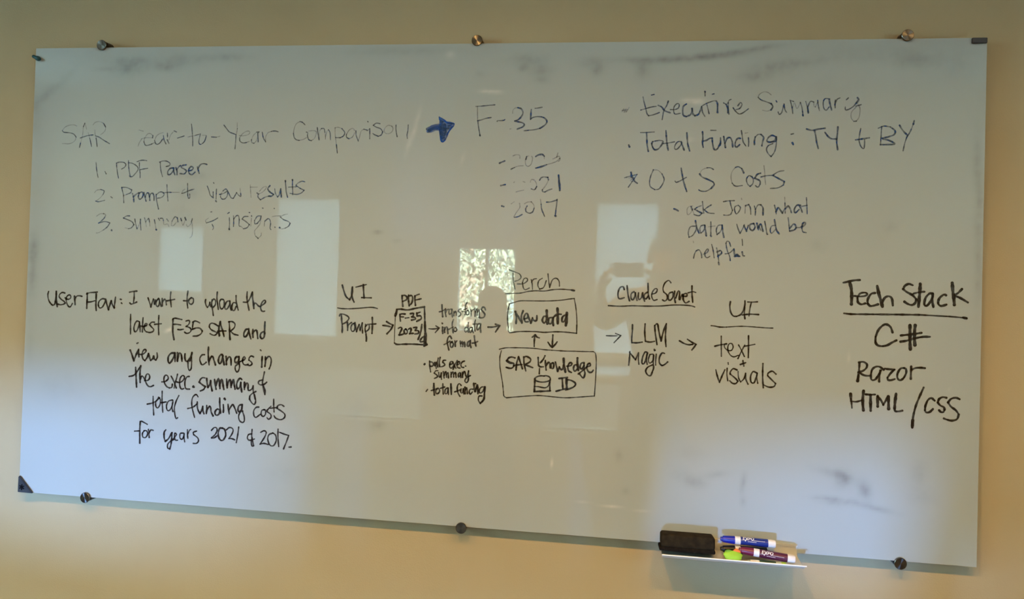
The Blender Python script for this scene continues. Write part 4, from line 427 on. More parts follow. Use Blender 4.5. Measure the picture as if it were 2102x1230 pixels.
 """n68:18748,4410 18753,4374;b68:18465,4226 18503,4078 18556,3931;b68:18556,3931 18610,4084 18675,4237;n68:18728,4279 18726,4129 18749,3981;b68:18956,4250 18868,4276 18802,4193 18803,4143;b68:18803,4143 18912,4059 18987,3983;b68:18987,3983 18934,3921 18857,3927 18797,3983;n68:18985,4212 18999,4063 19049,3966;n68:19049,3966 19125,4050 19160,4181;b68:19160,4181 19163,4052 19220,3925;b68:19426,4194 19332,4229 19277,4117 19290,3979 19358,3962 19403,4084 19429,4194;n68:19426,4184 19422,4085 19445,3957;b68:19554,4428 19553,4230 19558,4052 19576,3854;b68:19860,4195 19773,4260 19678,4206 19670,4146;b68:19670,4146 19778,4043 19856,3968;b68:19856,3968 19820,3897 19705,3877 19580,3924"""),
('handwritten_heading', 'black', 'large black heading Tech Stack',
 """b97:21342,6423 21451,6450 21581,6484 21704,6496;t97:21480,6435 21520,6284 21534,6101 21530,5925;n97:21600,6118 21705,6107 21835,6127 21884,6174 21819,6205 21718,6176 21662,6075;b97:21662,6075 21679,5969 21752,5925 21838,5951;b97:22050,6203 21964,6177 21894,6053 21896,5946;b97:21896,5946 21948,5895 22027,5905 22120,5939;t97:22097,6364 22137,6183 22190,6018 22222,5890;b97:22220,5988 22268,6096 22353,6137 22426,6087 22451,5928;b97:22876,6413 22790,6440 22706,6392 22671,6315;b97:22671,6315 22751,6250 22881,6179 22961,6091;b97:22961,6091 22941,5999 22871,5951 22785,5971 22706,6021;t97:23043,6449 23038,6275 23025,6093 23014,5919;n97:22901,6217 23007,6251 23135,6270;b97:23319,6232 23249,6229 23166,6128 23141,5976 23184,5940 23253,6011 23314,6149 23320,6217;b97:23320,6209 23316,6058 23340,5924;b97:23609,6204 23559,6217 23463,6124 23444,6003 23508,5952 23620,5987;t97:23737,6494 23754,6314 23779,6135 23792,5993;b97:23950,6359 23868,6266 23798,6218;b97:23799,6196 23912,6155 24081,6056"""),
('underline', 'black', 'black underline beneath the heading Tech Stack',
 """b82:21372,5700 21525,5688 21815,5696 22247,5708 22676,5720 23032,5728;n82:23032,5728 23386,5722 23738,5713 24060,5693;t82:23990,5701 24058,5688"""),
('handwritten_line', 'black', 'large black letter C and hash sign',
 """b97:22456,5299 22411,5419 22324,5476 22238,5450 22140,5332 22086,5178;b97:22086,5178 22089,5041 22148,4975 22248,4965;b97:22248,4965 22348,4992 22447,5057 22546,5114;t97:22838,5474 22842,5285 22846,5089 22857,4924;t97:22952,5479 22941,5320 22944,5169 22954,5026;b97:22644,5232 22772,5252 22942,5282 23090,5311;b97:22639,5088 22774,5116 22944,5176 23113,5218 23276,5228"""),
('handwritten_line', 'black', 'black word beneath the letter C',
 """b88:21741,4555 21737,4443 21727,4303 21708,4121;t88:21724,4261 21708,4128;b88:21728,4561 21820,4579 21901,4534 21902,4451 21825,4371 21713,4331;b88:21740,4325 21827,4273 21907,4257 21999,4264;b88:22279,4414 22192,4479 22100,4475 22022,4401 21999,4261;b88:21999,4261 22014,4172 22080,4168 22144,4241 22220,4397;b88:22207,4396 22190,4271 22186,4139;b88:22304,4443 22403,4434 22521,4432;b88:22521,4432 22444,4353 22368,4238;b88:22368,4238 22382,4183 22447,4180 22532,4212;b88:22729,4477 22651,4460 22588,4346 22590,4235 22643,4190 22721,4242 22777,4369 22768,4458 22716,4479;b88:22884,4519 22881,4388 22881,4236;b88:22892,4444 22976,4489 23080,4501 23183,4496"""),
('handwritten_line', 'black', 'black marker letters HTML / CSS',
 """t88:21558,3814 21568,3696;n88:21568,3696 21583,3600 21595,3489;n88:21562,3647 21682,3636 21820,3679;t88:21845,3899 21832,3724 21835,3585 21851,3447;b88:21896,3822 21995,3819 22100,3829;t88:22002,3810 22005,3650 22013,3450;t88:22160,3797 22163,3673 22165,3555;b88:22167,3784 22234,3704 22289,3597;b88:22289,3597 22340,3696 22390,3803;t88:22396,3796 22403,3658 22409,3513;t88:22565,3867 22549,3708 22539,3527;b88:22539,3527 22554,3466 22632,3464 22710,3484;b88:23164,4044 23080,3833 23006,3622 22959,3413 22936,3233 22936,3109;t88:22942,3274 22934,3109;b88:23411,3754 23339,3812 23263,3760 23214,3634 23203,3523;b88:23203,3523 23230,3476 23307,3488 23376,3560;b88:23661,3836 23583,3846 23507,3801 23477,3717;b88:23477,3717 23536,3651 23614,3615 23628,3561;b88:23628,3561 23603,3504 23552,3501 23512,3540;b88:23950,3818 23866,3847 23764,3815 23701,3729;b88:23701,3729 23767,3637 23871,3560 23937,3468;b88:23937,3468 23901,3357 23799,3317 23709,3326 23619,3355"""),
]
def ink_mat(name, c, rough, spec):
    m = mat(name, c, rough, spec=spec)
    nt = m.node_tree; N = nt.nodes; L = nt.links
    a = N.new('ShaderNodeAttribute'); a.attribute_name = 'ink'
    s = N.new('ShaderNodeSeparateColor')
    tc = N.new('ShaderNodeTexCoord')
    nz = N.new('ShaderNodeTexNoise'); nz.inputs['Scale'].default_value = 130; nz.inputs['Detail'].default_value = 2
    mr = N.new('ShaderNodeMapRange'); mr.inputs[1].default_value = .3; mr.inputs[2].default_value = .62; mr.inputs[3].default_value = INK_LO[name]; mr.inputs[4].default_value = 1.0
    mu = N.new('ShaderNodeMath'); mu.operation = 'MULTIPLY'; mu.use_clamp = True
    L.new(a.outputs['Color'], s.inputs[0]); L.new(tc.outputs['Object'], nz.inputs['Vector']); L.new(nz.outputs['Fac'], mr.inputs[0])
    L.new(s.outputs[0], mu.inputs[0]); L.new(mr.outputs[0], mu.inputs[1]); L.new(mu.outputs[0], N['Principled BSDF'].inputs['Alpha'])
    return m
INK_LO = {'black_ink': 0.86, 'blue_ink': 0.55, 'deep_blue_ink': 0.8}
M_ink = {'black': ink_mat('black_ink', (0.016, 0.013, 0.013), 0.16, 0.5),
         'blue': ink_mat('blue_ink', (0.026, 0.074, 0.235), 0.16, 0.5),
         'solidblue': ink_mat('deep_blue_ink', (0.016, 0.070, 0.29), 0.16, 0.5)}
WID = {'black': {'f': (3.0, .75), 'n': (4.6, .97), 'b': (5.6, 1), 't': (7.6, 1)},
       'blue': {'f': (2.9, .44), 'n': (3.6, .84), 'b': (5.0, .90), 't': (6.0, .9)},
       'solidblue': {'f': (3.5, .6), 'n': (4.2, .95), 'b': (5, .95), 't': (8.5, .72)}}
def catmull(P):
    if len(P) < 3:
        a, b = P[0], P[-1]
        return [a.lerp(b, k / 4) for k in range(5)]
    # a sharp turn stays a corner
    out = []
    Q = [P[0] * 2 - P[1]] + P + [P[-1] * 2 - P[-2]]
    for i in range(1, len(Q) - 2):
        p0, p1, p2, p3 = Q[i - 1:i + 3]
        n = max(2, min(8, int((p2 - p1).length / .0035) + 1))
        for k in range(n):
            t = k / n
            out.append(.5 * ((2 * p1) + (p2 - p0) * t + (2 * p0 - 5 * p1 + 4 * p2 - p3) * t * t + (3 * p1 - p0 - 3 * p2 + p3) * t ** 3))
    out.append(P[-1])
    return out
def ribbon(bm, lay, P, w, a, y, rnd):
    C = catmull(P)
    n = len(C)
    L_ = R_ = None
    h = w / 2
    rows = []
    for i, c in enumerate(C):
        d = C[min(i + 1, n - 1)] - C[max(i - 1, 0)]
        if d.length < 1e-7: d = Vector((1, 0))
        d.normalize()
        nrm = Vector((-d.y, d.x))
        k = h * (1 + .13 * math.sin(i * .8 + rnd * 6) + .08 * math.sin(i * 2.1 + rnd * 17))
        rows.append((c, d, nrm, k))
    def vert(p, al):
        v = bm.verts.new((p.x, y, p.y)); v[lay] = (al, 0, 0, 1); return v
    prev = None
    first, last = rows[0], rows[-1]
    def cap(row, sgn):
        c, d, nrm, k = row
        return [vert(c + nrm * k * math.cos(t) + d * sgn * k * math.sin(t), a) for t in (math.pi * j / 6 for j in range(1, 6))]
    for i, (c, d, nrm, k) in enumerate(rows):
        al = a * (.9 + .1 * math.sin(i * .55 + rnd * 9))
        l, r = vert(c + nrm * k, al), vert(c - nrm * k, al)
        if prev: bm.faces.new((prev[0], prev[1], r, l))
        else:
            cp = cap(first, -1); bm.faces.new([l] + cp + [r])
        prev = (l, r)
    cp = cap(last, 1); bm.faces.new([prev[1]] + cp[::-1] + [prev[0]])
rng = random.Random(5)
k = 0
for (nm, ink, lab, data) in INK:
    strokes = []
    for st in data.split(';'):
        P = [Vector([int(v) / 10000 for v in p.split(',')]) for p in st.split(':')[1].split()]
        lo = Vector((min(p.x for p in P), min(p.y for p in P))); hi = Vector((max(p.x for p in P), max(p.y for p in P)))
        strokes.append((st[0], P, lo, hi, max((hi - lo).x, (hi - lo).y), int(st[1:].split(':')[0]) / 100))
    # strokes that lie close together make one word
    n = len(strokes)
    grp = list(range(n))
    def find(i):
        while grp[i] != i: i = grp[i]
        return i
    for i in range(n):
        for j in range(i):
            A, B = strokes[i], strokes[j]
            gx = max(0, A[2].x - B[3].x, B[2].x - A[3].x); gz = max(0, A[2].y - B[3].y, B[2].y - A[3].y)
            if math.hypot(gx, gz) <= max(.019, .48 * max(A[4], B[4])): grp[find(i)] = find(j)
    words_ = {}
    for i in range(n): words_.setdefault(find(i), []).append(strokes[i])
    line = None
    for ws in sorted(words_.values(), key=lambda w: -sum(s[4] for s in w)):
        bm = bmesh.new()
        lay = bm.verts.layers.float_color.new('ink')
        for cls, P, lo, hi, sz, fac in ws:
            w, a = WID[ink][cls]
            k += 1
            ribbon(bm, lay, P, w * fac * .001, a, -.00025 - .00002 * (k % 12), rng.random())
        bm.normal_update()
        for f in bm.faces:
            if f.normal.y > 0: f.normal_flip()
        o = obj(nm if line is None else 'handwritten_word', bm, M_ink[ink], board if line is None else line, recalc=False)
        if line is None:
            line = o; o['label'] = lab
# ---------------------------------------------------------------- magnets on the glass
M_black = noisy(mat('black_plastic', (0.018, 0.018, 0.022), 0.42), (0.03, 0.03, 0.035), 60)
M_mag = mat('dark_magnet', (0.035, 0.035, 0.045), 0.35)
t = thing('bar_magnet', 'small dark rectangular magnet at the upper right corner of the board', 'magnet', (2.4205, 0, BZ + 1.2120))
obj('body', newbox(-.0165, -.007, -.0065, .0165, 0, .0065, .002), M_mag, t)
t = thing('corner_magnet', 'black triangular magnet in the lower left corner of the board', 'magnet', (.0005, 0, BZ + .0005))
obj('body', prism(bmesh.new(), [(0, .043), (-.0005, 0), (.044, -.0005), (.0425, .002), (.0035, .044)], -.006, 0, .0012), M_black, t)
sb = bmesh.new()
for q in range(3):
    ang = q * math.pi / 3 + .5
    dx, dz = .008 * math.cos(ang), .008 * math.sin(ang)
    px_, pz_ = .0016 * math.sin(ang), -.0016 * math.cos(ang)
    prism(sb, [(.0125 + dx + px_, .0145 + dz + pz_), (.0125 + dx - px_, .0145 + dz - pz_), (.0125 - dx - px_, .0145 - dz - pz_), (.0125 - dx + px_, .0145 - dz + pz_)], -.0066 - .0001 * q, -.0055)
obj('star_mark', sb, mat('gloss_black', (.004, .004, .006), .2), t)
t = thing('peg_magnet', 'tiny dark teal peg magnet at the upper left edge of the board', 'magnet', (.0072, 0, BZ + 1.1915), (0, math.radians(22), 0))
obj('body', lathe(bmesh.new(), [(-.0115, 0), (-.0115, .0036), (-.010, .0044), (-.001, .0050), (.003, .0066), (.0085, .0066), (.0115, .0045), (.0115, 0)], 'X', 20, (0, -.0067, 0)),
    mat('dark_teal_plastic', (.010, .075, .105), .4), t, smooth=True)
# ---------------------------------------------------------------- marker tray
M_alu = noisy(mat('aluminium', (0.70, 0.67, 0.61), 0.35, metal=0.45), (0.66, 0.63, 0.58), 30)
TX0, TX1 = 1.726, 2.043
tray = thing('marker_tray', 'narrow metal marker tray hung on the lower edge of the board', 'tray', (0, 0, BZ))
tb = bmesh.new()
prof = [(-.0005, .020), (-.0005, -.003), (-.0065, -.0075), (-.074, -.0085), (-.0795, -.005), (-.0815, -.0005), (-.0805, .0005), (-.0780, -.0035), (-.073, -.0068), (-.008, -.0058), (-.0028, -.002), (-.0028, .0155), (-.006, .016), (-.006, .020)]
A = [tb.verts.new((TX0, y, z)) for y, z in prof]; B = [tb.verts.new((TX1, y, z)) for y, z in prof]
n = len(prof)
for i in range(n): tb.faces.new((A[i], A[(i + 1) % n], B[(i + 1) % n], B[i]))
tb.faces.new(A[::-1]); tb.faces.new(B)
obj('trough', tb, M_alu, tray)
obj('front_lip', newbox(TX0 - .001, -.0826, -.0012, TX1 + .004, -.0798, .0018, .0008), mat('polished_edge', (.95, .93, .88), .25, metal=.1), tray)
# ---------------------------------------------------------------- eraser
M_felt = noisy(mat('black_felt', (0.010, 0.008, 0.007), 0.95, spec=.05), (0.018, 0.014, 0.010), 160, bump=.5, bscale=900)
M_rub = noisy(mat('eraser_foam', (0.016, 0.012, 0.008), 0.9, spec=.08), (0.030, 0.023, 0.013), 70, bump=.3, bscale=700)
er = thing('board_eraser', 'black block eraser lying at the left end of the marker tray', 'eraser', (1.7235, 0, BZ), (0, 0, 0))
rt = (math.radians(-9), 0, 0)
obj('body', newbox(0, -.0270, 0, .1235, .0270, .0300, .006, 3), M_rub, er, smooth=True, loc=(0, -.0415, .0085), rot=rt)
obj('felt_pad', newbox(-.004, -.0275, -.0075, .1240, .0255, .0020, .003, 2), M_felt, er, smooth=True, loc=(0, -.0415, .0085), rot=rt)
# ---------------------------------------------------------------- markers
M_wp = mat('white_plastic', (0.80, 0.76, 0.76), 0.35)
M_let = mat('white_print', (0.86, 0.84, 0.84), 0.5)
LETTERS = [  # strokes in units of the letter height: E, X, P, O, slanted
    [[(.62, 1), (.15, 1), (.0, 0), (.5, 0)], [(.08, .52), (.5, .55)]],
    [[(.62, .9), (1.25, .0)], [(1.35, .95), (.5, -.35)]],
    [[(1.45, .1), (1.55, .85), (1.95, .8), (1.95, .45), (1.5, .42)]],
    [[(2.5, .85), (2.2, .75), (2.08, .3), (2.3, .05), (2.65, .2), (2.75, .65), (2.5, .85)]]]
def wrap_strokes(bm, strokes, u0, size, r, ang0, w):
    for s in strokes:
        pts = []
        for (a, b), (c, d) in zip(s, s[1:]):
            for q in range(4): pts.append((a + (c - a) * q / 4, b + (d - b) * q / 4))
        pts.append(s[-1])
        prev = None
        for i, (u, v) in enumerate(pts):
            p, q = pts[max(i - 1, 0)], pts[min(i + 1, len(pts) - 1)]
            du, dv = q[0] - p[0], q[1] - p[1]
            l = math.hypot(du, dv) or 1
            nu, nv = -dv / l * w / 2, du / l * w / 2
            row = []
            for sg in (1, -1):
                uu, vv = u0 + u * size + sg * nu, v * size + sg * nv
                t = ang0 + vv / r
                row.append(bm.verts.new((uu, -r * math.cos(t), r * math.sin(t))))
            if prev: bm.faces.new((prev[0], prev[1], row[1], row[0]))
            prev = row
def marker(name, label, capc, labc, loc, rot, roll, lettered=True, caplen=.029):
    t = thing(name, label, 'marker', loc, rot, 'dry erase markers in the tray')
    mc = mat(name + '_cap', capc, .35); ml = mat(name + '_label', labc, .4)
    obj('cap', lathe(bmesh.new(), [(-.0035, 0), (-.0035, .0045), (.001, .0052), (.0015, .0068), (.004, .0076), (.018, .0086), (caplen, .0092), (caplen, 0)], 'X', 32), mc, t, smooth=True)
    obj('barrel', lathe(bmesh.new(), [(caplen, 0), (caplen, .0090), (caplen + .0125, .0091), (.103, .0090), (.103, 0)], 'X', 32), M_wp, t, smooth=True)
    lb = obj('sleeve', lathe(bmesh.new(), [(caplen + .0125, 0), (caplen + .0125, .00915), (.1035, .00915), (.1035, 0)], 'X', 32), ml, t, smooth=True)
    obj('end_plug', lathe(bmesh.new(), [(.1035, 0), (.1035, .0092), (.118, .0088), (.1205, .0075), (.1212, 0)], 'X', 32), M_wp, t, smooth=True)
    if lettered:
        b = bmesh.new()
        for L4 in LETTERS: wrap_strokes(b, L4, .047, .0088, .0093, roll, .0014)
        wrap_strokes(b, [[(0, 0), (.35, .03)], [(3.1, .1), (6, .1)]], .043, .0088, .0093, roll - .1, .0005)
        obj('lettering', b, M_let, lb)
        b = bmesh.new()
        r2 = random.Random(len(label))
        for q in range(9):
            u = .058 + q * .0021
            wrap_strokes(b, [[(0, 0), (.4, .8), (.8, 0)] if q % 2 else [(0, .8), (0, 0), (.7, 0), (.7, .8)]], u, .0018, .0093, roll - .42, .0004)
        obj('small_print', b, M_let, lb)
    return t
marker('blue_marker', 'blue capped dry erase marker lying on top of the pile in the tray', (.008, .015, .34), (.008, .022, .20), (1.8655, -.037, BZ + .0325), (0, math.radians(1.0), math.radians(-1.0)), .62)
marker('maroon_marker', 'maroon capped dry erase marker in front of the blue one', (.155, .008, .045), (.085, .006, .035), (1.9045, -.058, BZ + .0175), (0, math.radians(4.6), math.radians(-3.2)), .30)
marker('black_marker', 'black capped dry erase marker half hidden beneath the blue one', (.006, .006, .007), (.02, .02, .022), (1.8660, -.040, BZ + .0105), (0, math.radians(1.2), math.radians(7.5)), .3, lettered=False)
# slim green marker
M_clear = mat('frosted_barrel', (0.55, 0.60, 0.55), .25)
t = thing('fine_marker', 'slim clear barrel fine marker with a lime end, lying along the tray lip', 'marker', (1.9190, -.0725, BZ - .0022), (0, 0, math.radians(-.5)))
obj('barrel', lathe(bmesh.new(), [(.0, 0), (.0, .0028), (.010, .0046), (.074, .0046), (.074, 0)], 'X', 24), M_clear, t, smooth=True)
obj('sleeve', lathe(bmesh.new(), [(.026, 0), (.026, .0048), (.062, .0048), (.062, 0)], 'X', 24), mat('dark_green_sleeve', (.02, .06, .035), .4), t, smooth=True)
obj('white_band', lathe(bmesh.new(), [(.006, 0), (.006, .0047), (.025, .0049), (.025, 0)], 'X', 24), M_wp, t, smooth=True)
obj('end_plug', lathe(bmesh.new(), [(.074, 0), (.074, .0049), (.083, .0049), (.0845, .004), (.0845, 0)], 'X', 24), mat('lime_plastic', (.36, .62, .06), .4), t, smooth=True)
obj('pocket_clip', newbox(.010, -.0066, -.0012, .070, -.0048, .0014, .0005), M_black, t)
# green apple-shaped magnet
t = thing('green_magnet', 'lime green rounded magnet with an orange top, between eraser and markers', 'magnet', (1.8865, -.0705, BZ + .0060), (math.radians(-32), 0, 0))
g = bmesh.new()
bmesh.ops.create_uvsphere(g, u_segments=28, v_segments=16, radius=1)
for v in g.verts:
    x, y, z = v.co
    lobe = 1 + .10 * (abs(x) ** 1.2) * (1 if z > 0 else -.3)
    v.co = Vector((x * .0205 * lobe, y * .0062, z * .0125 * (1 + .12 * abs(x))))
obj('body', g, noisy(mat('lime_foam', (.33, .62, .035), .6), (.28, .54, .03), 90), t, smooth='all')
g = bmesh.new()
bmesh.ops.create_uvsphere(g, u_segments=20, v_segments=12, radius=1)
for v in g.verts:
    x, y, z = v.co
    v.co = Vector((x * .0088 * (1 - .3 * z) + .009, y * .0050 + .001, z * .0055 + .0122))
obj('top', g, mat('orange_foam', (.85, .20, .045), .6), t, smooth='all')
g = bmesh.new()
bmesh.ops.create_uvsphere(g, u_segments=20, v_segments=12, radius=1)
for v in g.verts:
    x, y, z = v.co
    v.co = Vector((x * .0095 - .0085, y * .0060 + .0015, z * .0060 + .0085))
obj('leaf', g, mat('green_foam', (.15, .36, .03), .6), t, smooth='all')
# ---------------------------------------------------------------- the two people before the board (seen in its reflection)
M_skin = noisy(mat('skin', (0.55, 0.36, 0.26), 0.55), (0.50, 0.31, 0.22), 20)
def skinned(name, J, edges, m, parent, root, sub=2):
    """one continuous surface grown over a joint skeleton J = {joint: (x, y, z, radius)}"""
    me = bpy.data.meshes.new(name)
    keys = list(J)
    me.from_pydata([J[k][:3] for k in keys], [(keys.index(a), keys.index(b)) for a, b in edges], [])
    o = bpy.data.objects.new(name, me)
    me.materials.append(m)
    link(o, parent)
    sk = o.modifiers.new('skin', 'SKIN'); sk.use_smooth_shade = True
    for i, kk in enumerate(keys):
        r = J[kk][3]
        me.skin_vertices[0].data[i].radius = (r, r) if not isinstance(r, tuple) else r
        me.skin_vertices[0].data[i].use_root = (kk == root)
    ss = o.modifiers.new('smooth', 'SUBSURF'); ss.levels = ss.render_levels = sub
    return o
def ellipsoid(bm, c, r, f=None, seg=24):
    d = bmesh.ops.create_uvsphere(bm, u_segments=seg, v_segments=seg // 2, radius=1)
    for v in d['verts']:
        p = Vector(v.co)
        if f: p = f(p)
        v.co = Vector((c[0] + p.x * r[0], c[1] + p.y * r[1], c[2] + p.z * r[2]))
def person(label, loc, H, head, hands, shirt, trouser, hairc, hair_long, rotz=0):
    """standing figure facing +y, root at the floor; head: (dx, dy) offset; hands: {side: (x, y, z, finger direction)}"""
    t = thing('person', label, 'person', (loc[0], loc[1], 0), (0, 0, rotz))
    s = H / 1.75
    J, E = {}, []
    def j(k, x, y, z, r): J[k] = (x * s, y * s, z * s, r * s if not isinstance(r, tuple) else (r[0] * s, r[1] * s))
    hx, hy = head
    j('pelvis', 0, 0, .95, .118); j('waist', hx * .2, hy * .2, 1.10, .115); j('chest', hx * .5, hy * .4, 1.28, .135)
    j('upper', hx * .7, hy * .55, 1.42, .105); j('neck', hx * .85, hy * .8, 1.50, .052)
    j('jaw', hx, hy + .02, 1.575, .062); j('skull', hx, hy, 1.655, .082); j('crown', hx, hy - .005, 1.705, .060)
    E += [('pelvis', 'waist'), ('waist', 'chest'), ('chest', 'upper'), ('upper', 'neck'), ('neck', 'jaw'), ('jaw', 'skull'), ('skull', 'crown')]
    for sd, sg in (('l', -1), ('r', 1)):
        j('hip' + sd, .085 * sg, 0, .88, .078); j('knee' + sd, .10 * sg, .02, .50, .058); j('ankle' + sd, .105 * sg, -.02, .09, .040)
        j('ball' + sd, .115 * sg, .10, .035, .036); j('toe' + sd, .12 * sg, .17, .028, .028)
        E += [('pelvis', 'hip' + sd), ('hip' + sd, 'knee' + sd), ('knee' + sd, 'ankle' + sd), ('ankle' + sd, 'ball' + sd), ('ball' + sd, 'toe' + sd)]
        hand = hands[sd]
        sx, sy, sz = hx * .6 + .18 * sg, hy * .5, 1.405
        wx, wy, wz = hand['wrist']
        ex, ey, ez = hand['elbow']
        j('sh' + sd, sx, sy, sz, .062)
        for k_, v_, r_ in (('el', (ex, ey, ez), .042), ('wr', (wx, wy, wz), .027)):
            J[k_ + sd] = (*v_, r_)
        E += [('upper', 'sh' + sd), ('sh' + sd, 'el' + sd), ('el' + sd, 'wr' + sd)]
        d = Vector(hand['dir']).normalized(); n = Vector(hand['curl']).normalized(); sp_ = d.cross(n).normalized()
        w = Vector((wx, wy, wz))
        pm = w + d * .055
        J['palm' + sd] = (*pm, .030)
        E.append(('wr' + sd, 'palm' + sd))
        for fi, (off, ln, bend) in enumerate(((-.030, .060, .5), (-.011, .078, .6), (.010, .074, .65), (.029, .058, .7))):
            base = pm + d * .035 + sp_ * off
            p1 = base + (d * math.cos(bend) + n * math.sin(bend)) * ln * .48
            p2 = p1 + (d * math.cos(bend * 2.2) + n * math.sin(bend * 2.2)) * ln * .32
            p3 = p2 + (d * math.cos(bend * 3.0) + n * math.sin(bend * 3.0)) * ln * .22
            ks = [f'{sd}f{fi}{q}' for q in range(4)]
            for q, p in enumerate((base, p1, p2, p3)): J[ks[q]] = (*p, (.0105, .0092, .0085, .007)[q])
            E += [('palm' + sd, ks[0]), (ks[0], ks[1]), (ks[1], ks[2]), (ks[2], ks[3])]
        ts = -1 if hand.get('flip') else 1
        b0 = w + d * .03 - sp_ * .026 * ts
        b1 = b0 + (d * .6 - sp_ * .6 * ts + n * .4).normalized() * .036
        b2 = b1 + (d * .8 - sp_ * .1 * ts + n * .5).normalized() * .030
        for q, p in enumerate((b0, b1, b2)): J[f'{sd}t{q}'] = (*p, (.013, .011, .009)[q])
        E += [('palm' + sd, f'{sd}t0'), (f'{sd}t0', f'{sd}t1'), (f'{sd}t1', f'{sd}t2')]
    skinned('body', J, E, M_skin, t, 'pelvis')
    # shirt and trousers follow the same skeleton, a little wider
    def shell(name, keys, extra, m, root, cut=None):
        JJ = {}
        for kk in keys:
            x, y, z, r = J[kk]
            JJ[kk] = (x, y, z, r + extra)
        if cut: JJ.update(cut)
        EE = [e for e in E if e[0] in JJ and e[1] in JJ]
        return JJ, EE
    JJ, EE = shell('shirt', ['pelvis', 'waist', 'chest', 'upper', 'shl', 'shr', 'ell', 'elr'], .018, None, 'waist')
    ux, uy, uz, ur = JJ['upper']
    JJ['upper'] = (ux, uy, uz - .02 * s, ur + .016)
    nx_, ny_, nz_, nr_ = J['neck']
    JJ['collar'] = (nx_, ny_ - .005, nz_ - .035 * s, nr_ + .022); EE.append(('upper', 'collar'))
    px_, py_, pz_, pr_ = JJ['pelvis']
    JJ['hem'] = (px_, py_, pz_ - .07 * s, pr_ + .030); EE.append(('pelvis', 'hem'))
    for sd in 'lr':
        e, w = Vector(J['el' + sd][:3]), Vector(J['wr' + sd][:3])
        JJ['cuff' + sd] = (*e.lerp(w, .8), .036); EE.append(('el' + sd, 'cuff' + sd))
    skinned('shirt', JJ, EE, noisy(mat('shirt_cloth', shirt, .9, spec=.2), tuple(v * .8 for v in shirt), 14), t, 'chest')
    JJ, EE = {}, []
    px_, py_, pz_, pr_ = J['pelvis']
    JJ['band'] = (px_, py_, pz_ + .07 * s, pr_ + .004); JJ['seat'] = (px_, py_, pz_ - .02 * s, pr_ + .008)
    EE.append(('band', 'seat'))
    for sd in 'lr':
        hx_, hy_, hz_, hr_ = J['hip' + sd]
        JJ['hip' + sd] = (hx_, hy_, hz_ - .09 * s, hr_ + .004)
        for k_ in ('knee', 'ankle'):
            x_, y_, z_, r_ = J[k_ + sd]
            JJ[k_ + sd] = (x_, y_, z_, r_ + .020)
        EE += [('seat', 'hip' + sd), ('hip' + sd, 'knee' + sd), ('knee' + sd, 'ankle' + sd)]
    skinned('trousers', JJ, EE, noisy(mat('trouser_cloth', trouser, .9, spec=.2), tuple(v * .8 for v in trouser), 14), t, 'seat')
    for sd in 'lr':
        JJ = {k_: (*J[k_ + sd][:3], J[k_ + sd][3] + .010) for k_ in ('ankle', 'ball', 'toe')}
        skinned('shoe', JJ, [('ankle', 'ball'), ('ball', 'toe')], mat('shoe_leather', (.03, .025, .02), .5), t, 'ankle')
    # hair and face
    cx, cy, cz = hx * s, hy * s, 1.645 * s
    hb = bmesh.new()
    ellipsoid(hb, (cx, cy - .012 * s, cz + .028 * s), (.092 * s, .104 * s, .098 * s), seg=28)
    bmesh.ops.delete(hb, geom=[v for v in hb.verts if (v.co.z < cz + .050 * s and v.co.y > cy + .015 * s) or (v.co.z < cz - .02 * s and v.co.y > cy - .03 * s)], context='VERTS')
    if hair_long:
        ellipsoid(hb, (cx, cy - .066 * s, cz - .09 * s), (.092 * s, .042 * s, .15 * s))
    obj('hair', hb, noisy(mat('hair', hairc, .6), tuple(v * .6 for v in hairc), 50), t, smooth='all')
    fb = bmesh.new()
    ellipsoid(fb, (cx, cy + .098 * s, cz - .022 * s), (.013 * s, .017 * s, .022 * s), seg=12)
    obj('nose', fb, M_skin, t, smooth='all')
    eye_m = mat('eye', (.06, .05, .05), .2)
    for sg in (-1, 1):
        eb = bmesh.new()
        ellipsoid(eb, (cx + .031 * sg * s, cy + .082 * s, cz + .004 * s), (.012 * s, .008 * s, .006 * s), seg=12)
        obj('eye', eb, eye_m, t, smooth='all')
        ab = bmesh.new()
        ellipsoid(ab, (cx + .087 * sg * s, cy, cz - .012 * s), (.010 * s, .018 * s, .030 * s), seg=12)
        obj('ear', ab, M_skin, t, smooth='all')
    mb = bmesh.new()
    ellipsoid(mb, (cx, cy + .082 * s, cz - .064 * s), (.024 * s, .010 * s, .006 * s), seg=12)
    obj('mouth', mb, mat('lips', (.38, .15, .12), .5), t, smooth='all')
    return t
# photographer: phone in both hands just behind the camera position
PX, PY = 1.83, -2.37
person('photographer in a grey shirt holding a phone up with both hands', (PX, PY), 1.77, (.03, .03),
       {'l': {'elbow': (-.30, .16, 1.30), 'wrist': (-.309, .388, 1.478), 'dir': (.22, .15, .95), 'curl': (1, .25, 0)},
        'r': {'elbow': (.19, .20, 1.27), 'wrist': (-.027, .398, 1.478), 'dir': (-.22, .15, .95), 'curl': (-1, .25, 0), 'flip': 1}},
       (.30, .30, .31), (.06, .07, .10), (.05, .035, .025), False)
ph = thing('phone', 'black phone held level in the photographer\'s hands', 'phone', (CAM.x + .052, CAM.y - .016, CAM.z - .022), M3.to_euler())
obj('case', newbox(-.0735, -.036, -.004, .0735, .036, .004, .003), M_black, ph)
obj('screen', newbox(-.070, -.033, .0040, .070, .033, .0046), mat('phone_glass', (.02, .02, .025), .05), ph)
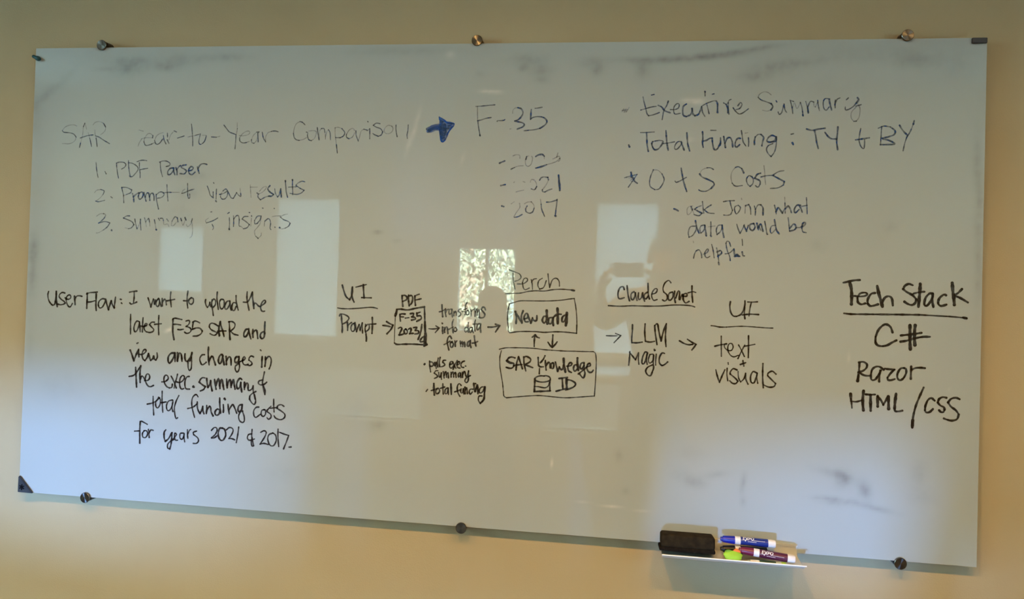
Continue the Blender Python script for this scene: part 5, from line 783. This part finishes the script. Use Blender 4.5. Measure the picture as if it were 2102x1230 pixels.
obj('lens_block', newbox(-.071, .004, -.0060, -.040, .034, -.0038, .001), mat('lens_black', (.01, .01, .01), .15), ph)
# second person, standing in front of the rear window
person('shorter person in a pale top standing in front of the window', (.95, -2.12), 1.47, (0, .02),
       {'l': {'elbow': (-.235, -.02, .94), 'wrist': (-.25, .06, .73), 'dir': (.05, .15, -1), 'curl': (1, .2, 0)},
        'r': {'elbow': (.235, -.02, .94), 'wrist': (.25, .06, .73), 'dir': (-.05, .15, -1), 'curl': (-1, .2, 0), 'flip': 1}},
       (.45, .43, .41), (.08, .08, .09), (.06, .045, .035), True)
# ---------------------------------------------------------------- trees outside the window
M_bark = noisy(mat('bark', (.10, .08, .06), .9), (.06, .05, .04), 12)
def tree(label, x, y, h, col, seed):
    t = thing('tree', label, 'tree', (x, y, -1.2))
    r = random.Random(seed)
    J = {'a': (0, 0, 0, .16), 'b': (.05, 0, h * .4, .12), 'c': (.0, .05, h * .75, .06), 'd': (.9, .3, h * .7, .03), 'e': (-.8, -.3, h * .65, .03)}
    skinned('trunk', J, [('a', 'b'), ('b', 'c'), ('b', 'd'), ('b', 'e')], M_bark, t, 'a', 1)
    bm = bmesh.new()
    for i in range(7500):
        u = Vector((r.gauss(0, 1), r.gauss(0, 1), r.gauss(0, 1))).normalized() * (r.random() ** .4)
        p = Vector((u.x * h * .36, u.y * h * .36, h * .60 + u.z * h * .36))
        a = Vector((r.uniform(-1, 1), r.uniform(-1, 1), r.uniform(-1, 1))).normalized()
        b = a.orthogonal().normalized()
        sz = r.uniform(.035, .08)
        q = [p + a * sz, p + b * sz * .55, p - a * sz, p - b * sz * .55]
        bm.faces.new([bm.verts.new(v) for v in q])
    o = obj('foliage', bm, noisy(mat('leaves', col, .7), tuple(v * .6 for v in col), 5), t, recalc=False)
tree('nearer green tree outside, seen in the window reflected in the board', -0.69, -9.5, 5.6, (.60, .70, .54), 1)
tree('farther pale tree behind the nearer one outside the window', -1.6, -16.5, 5.6, (.64, .72, .60), 2)
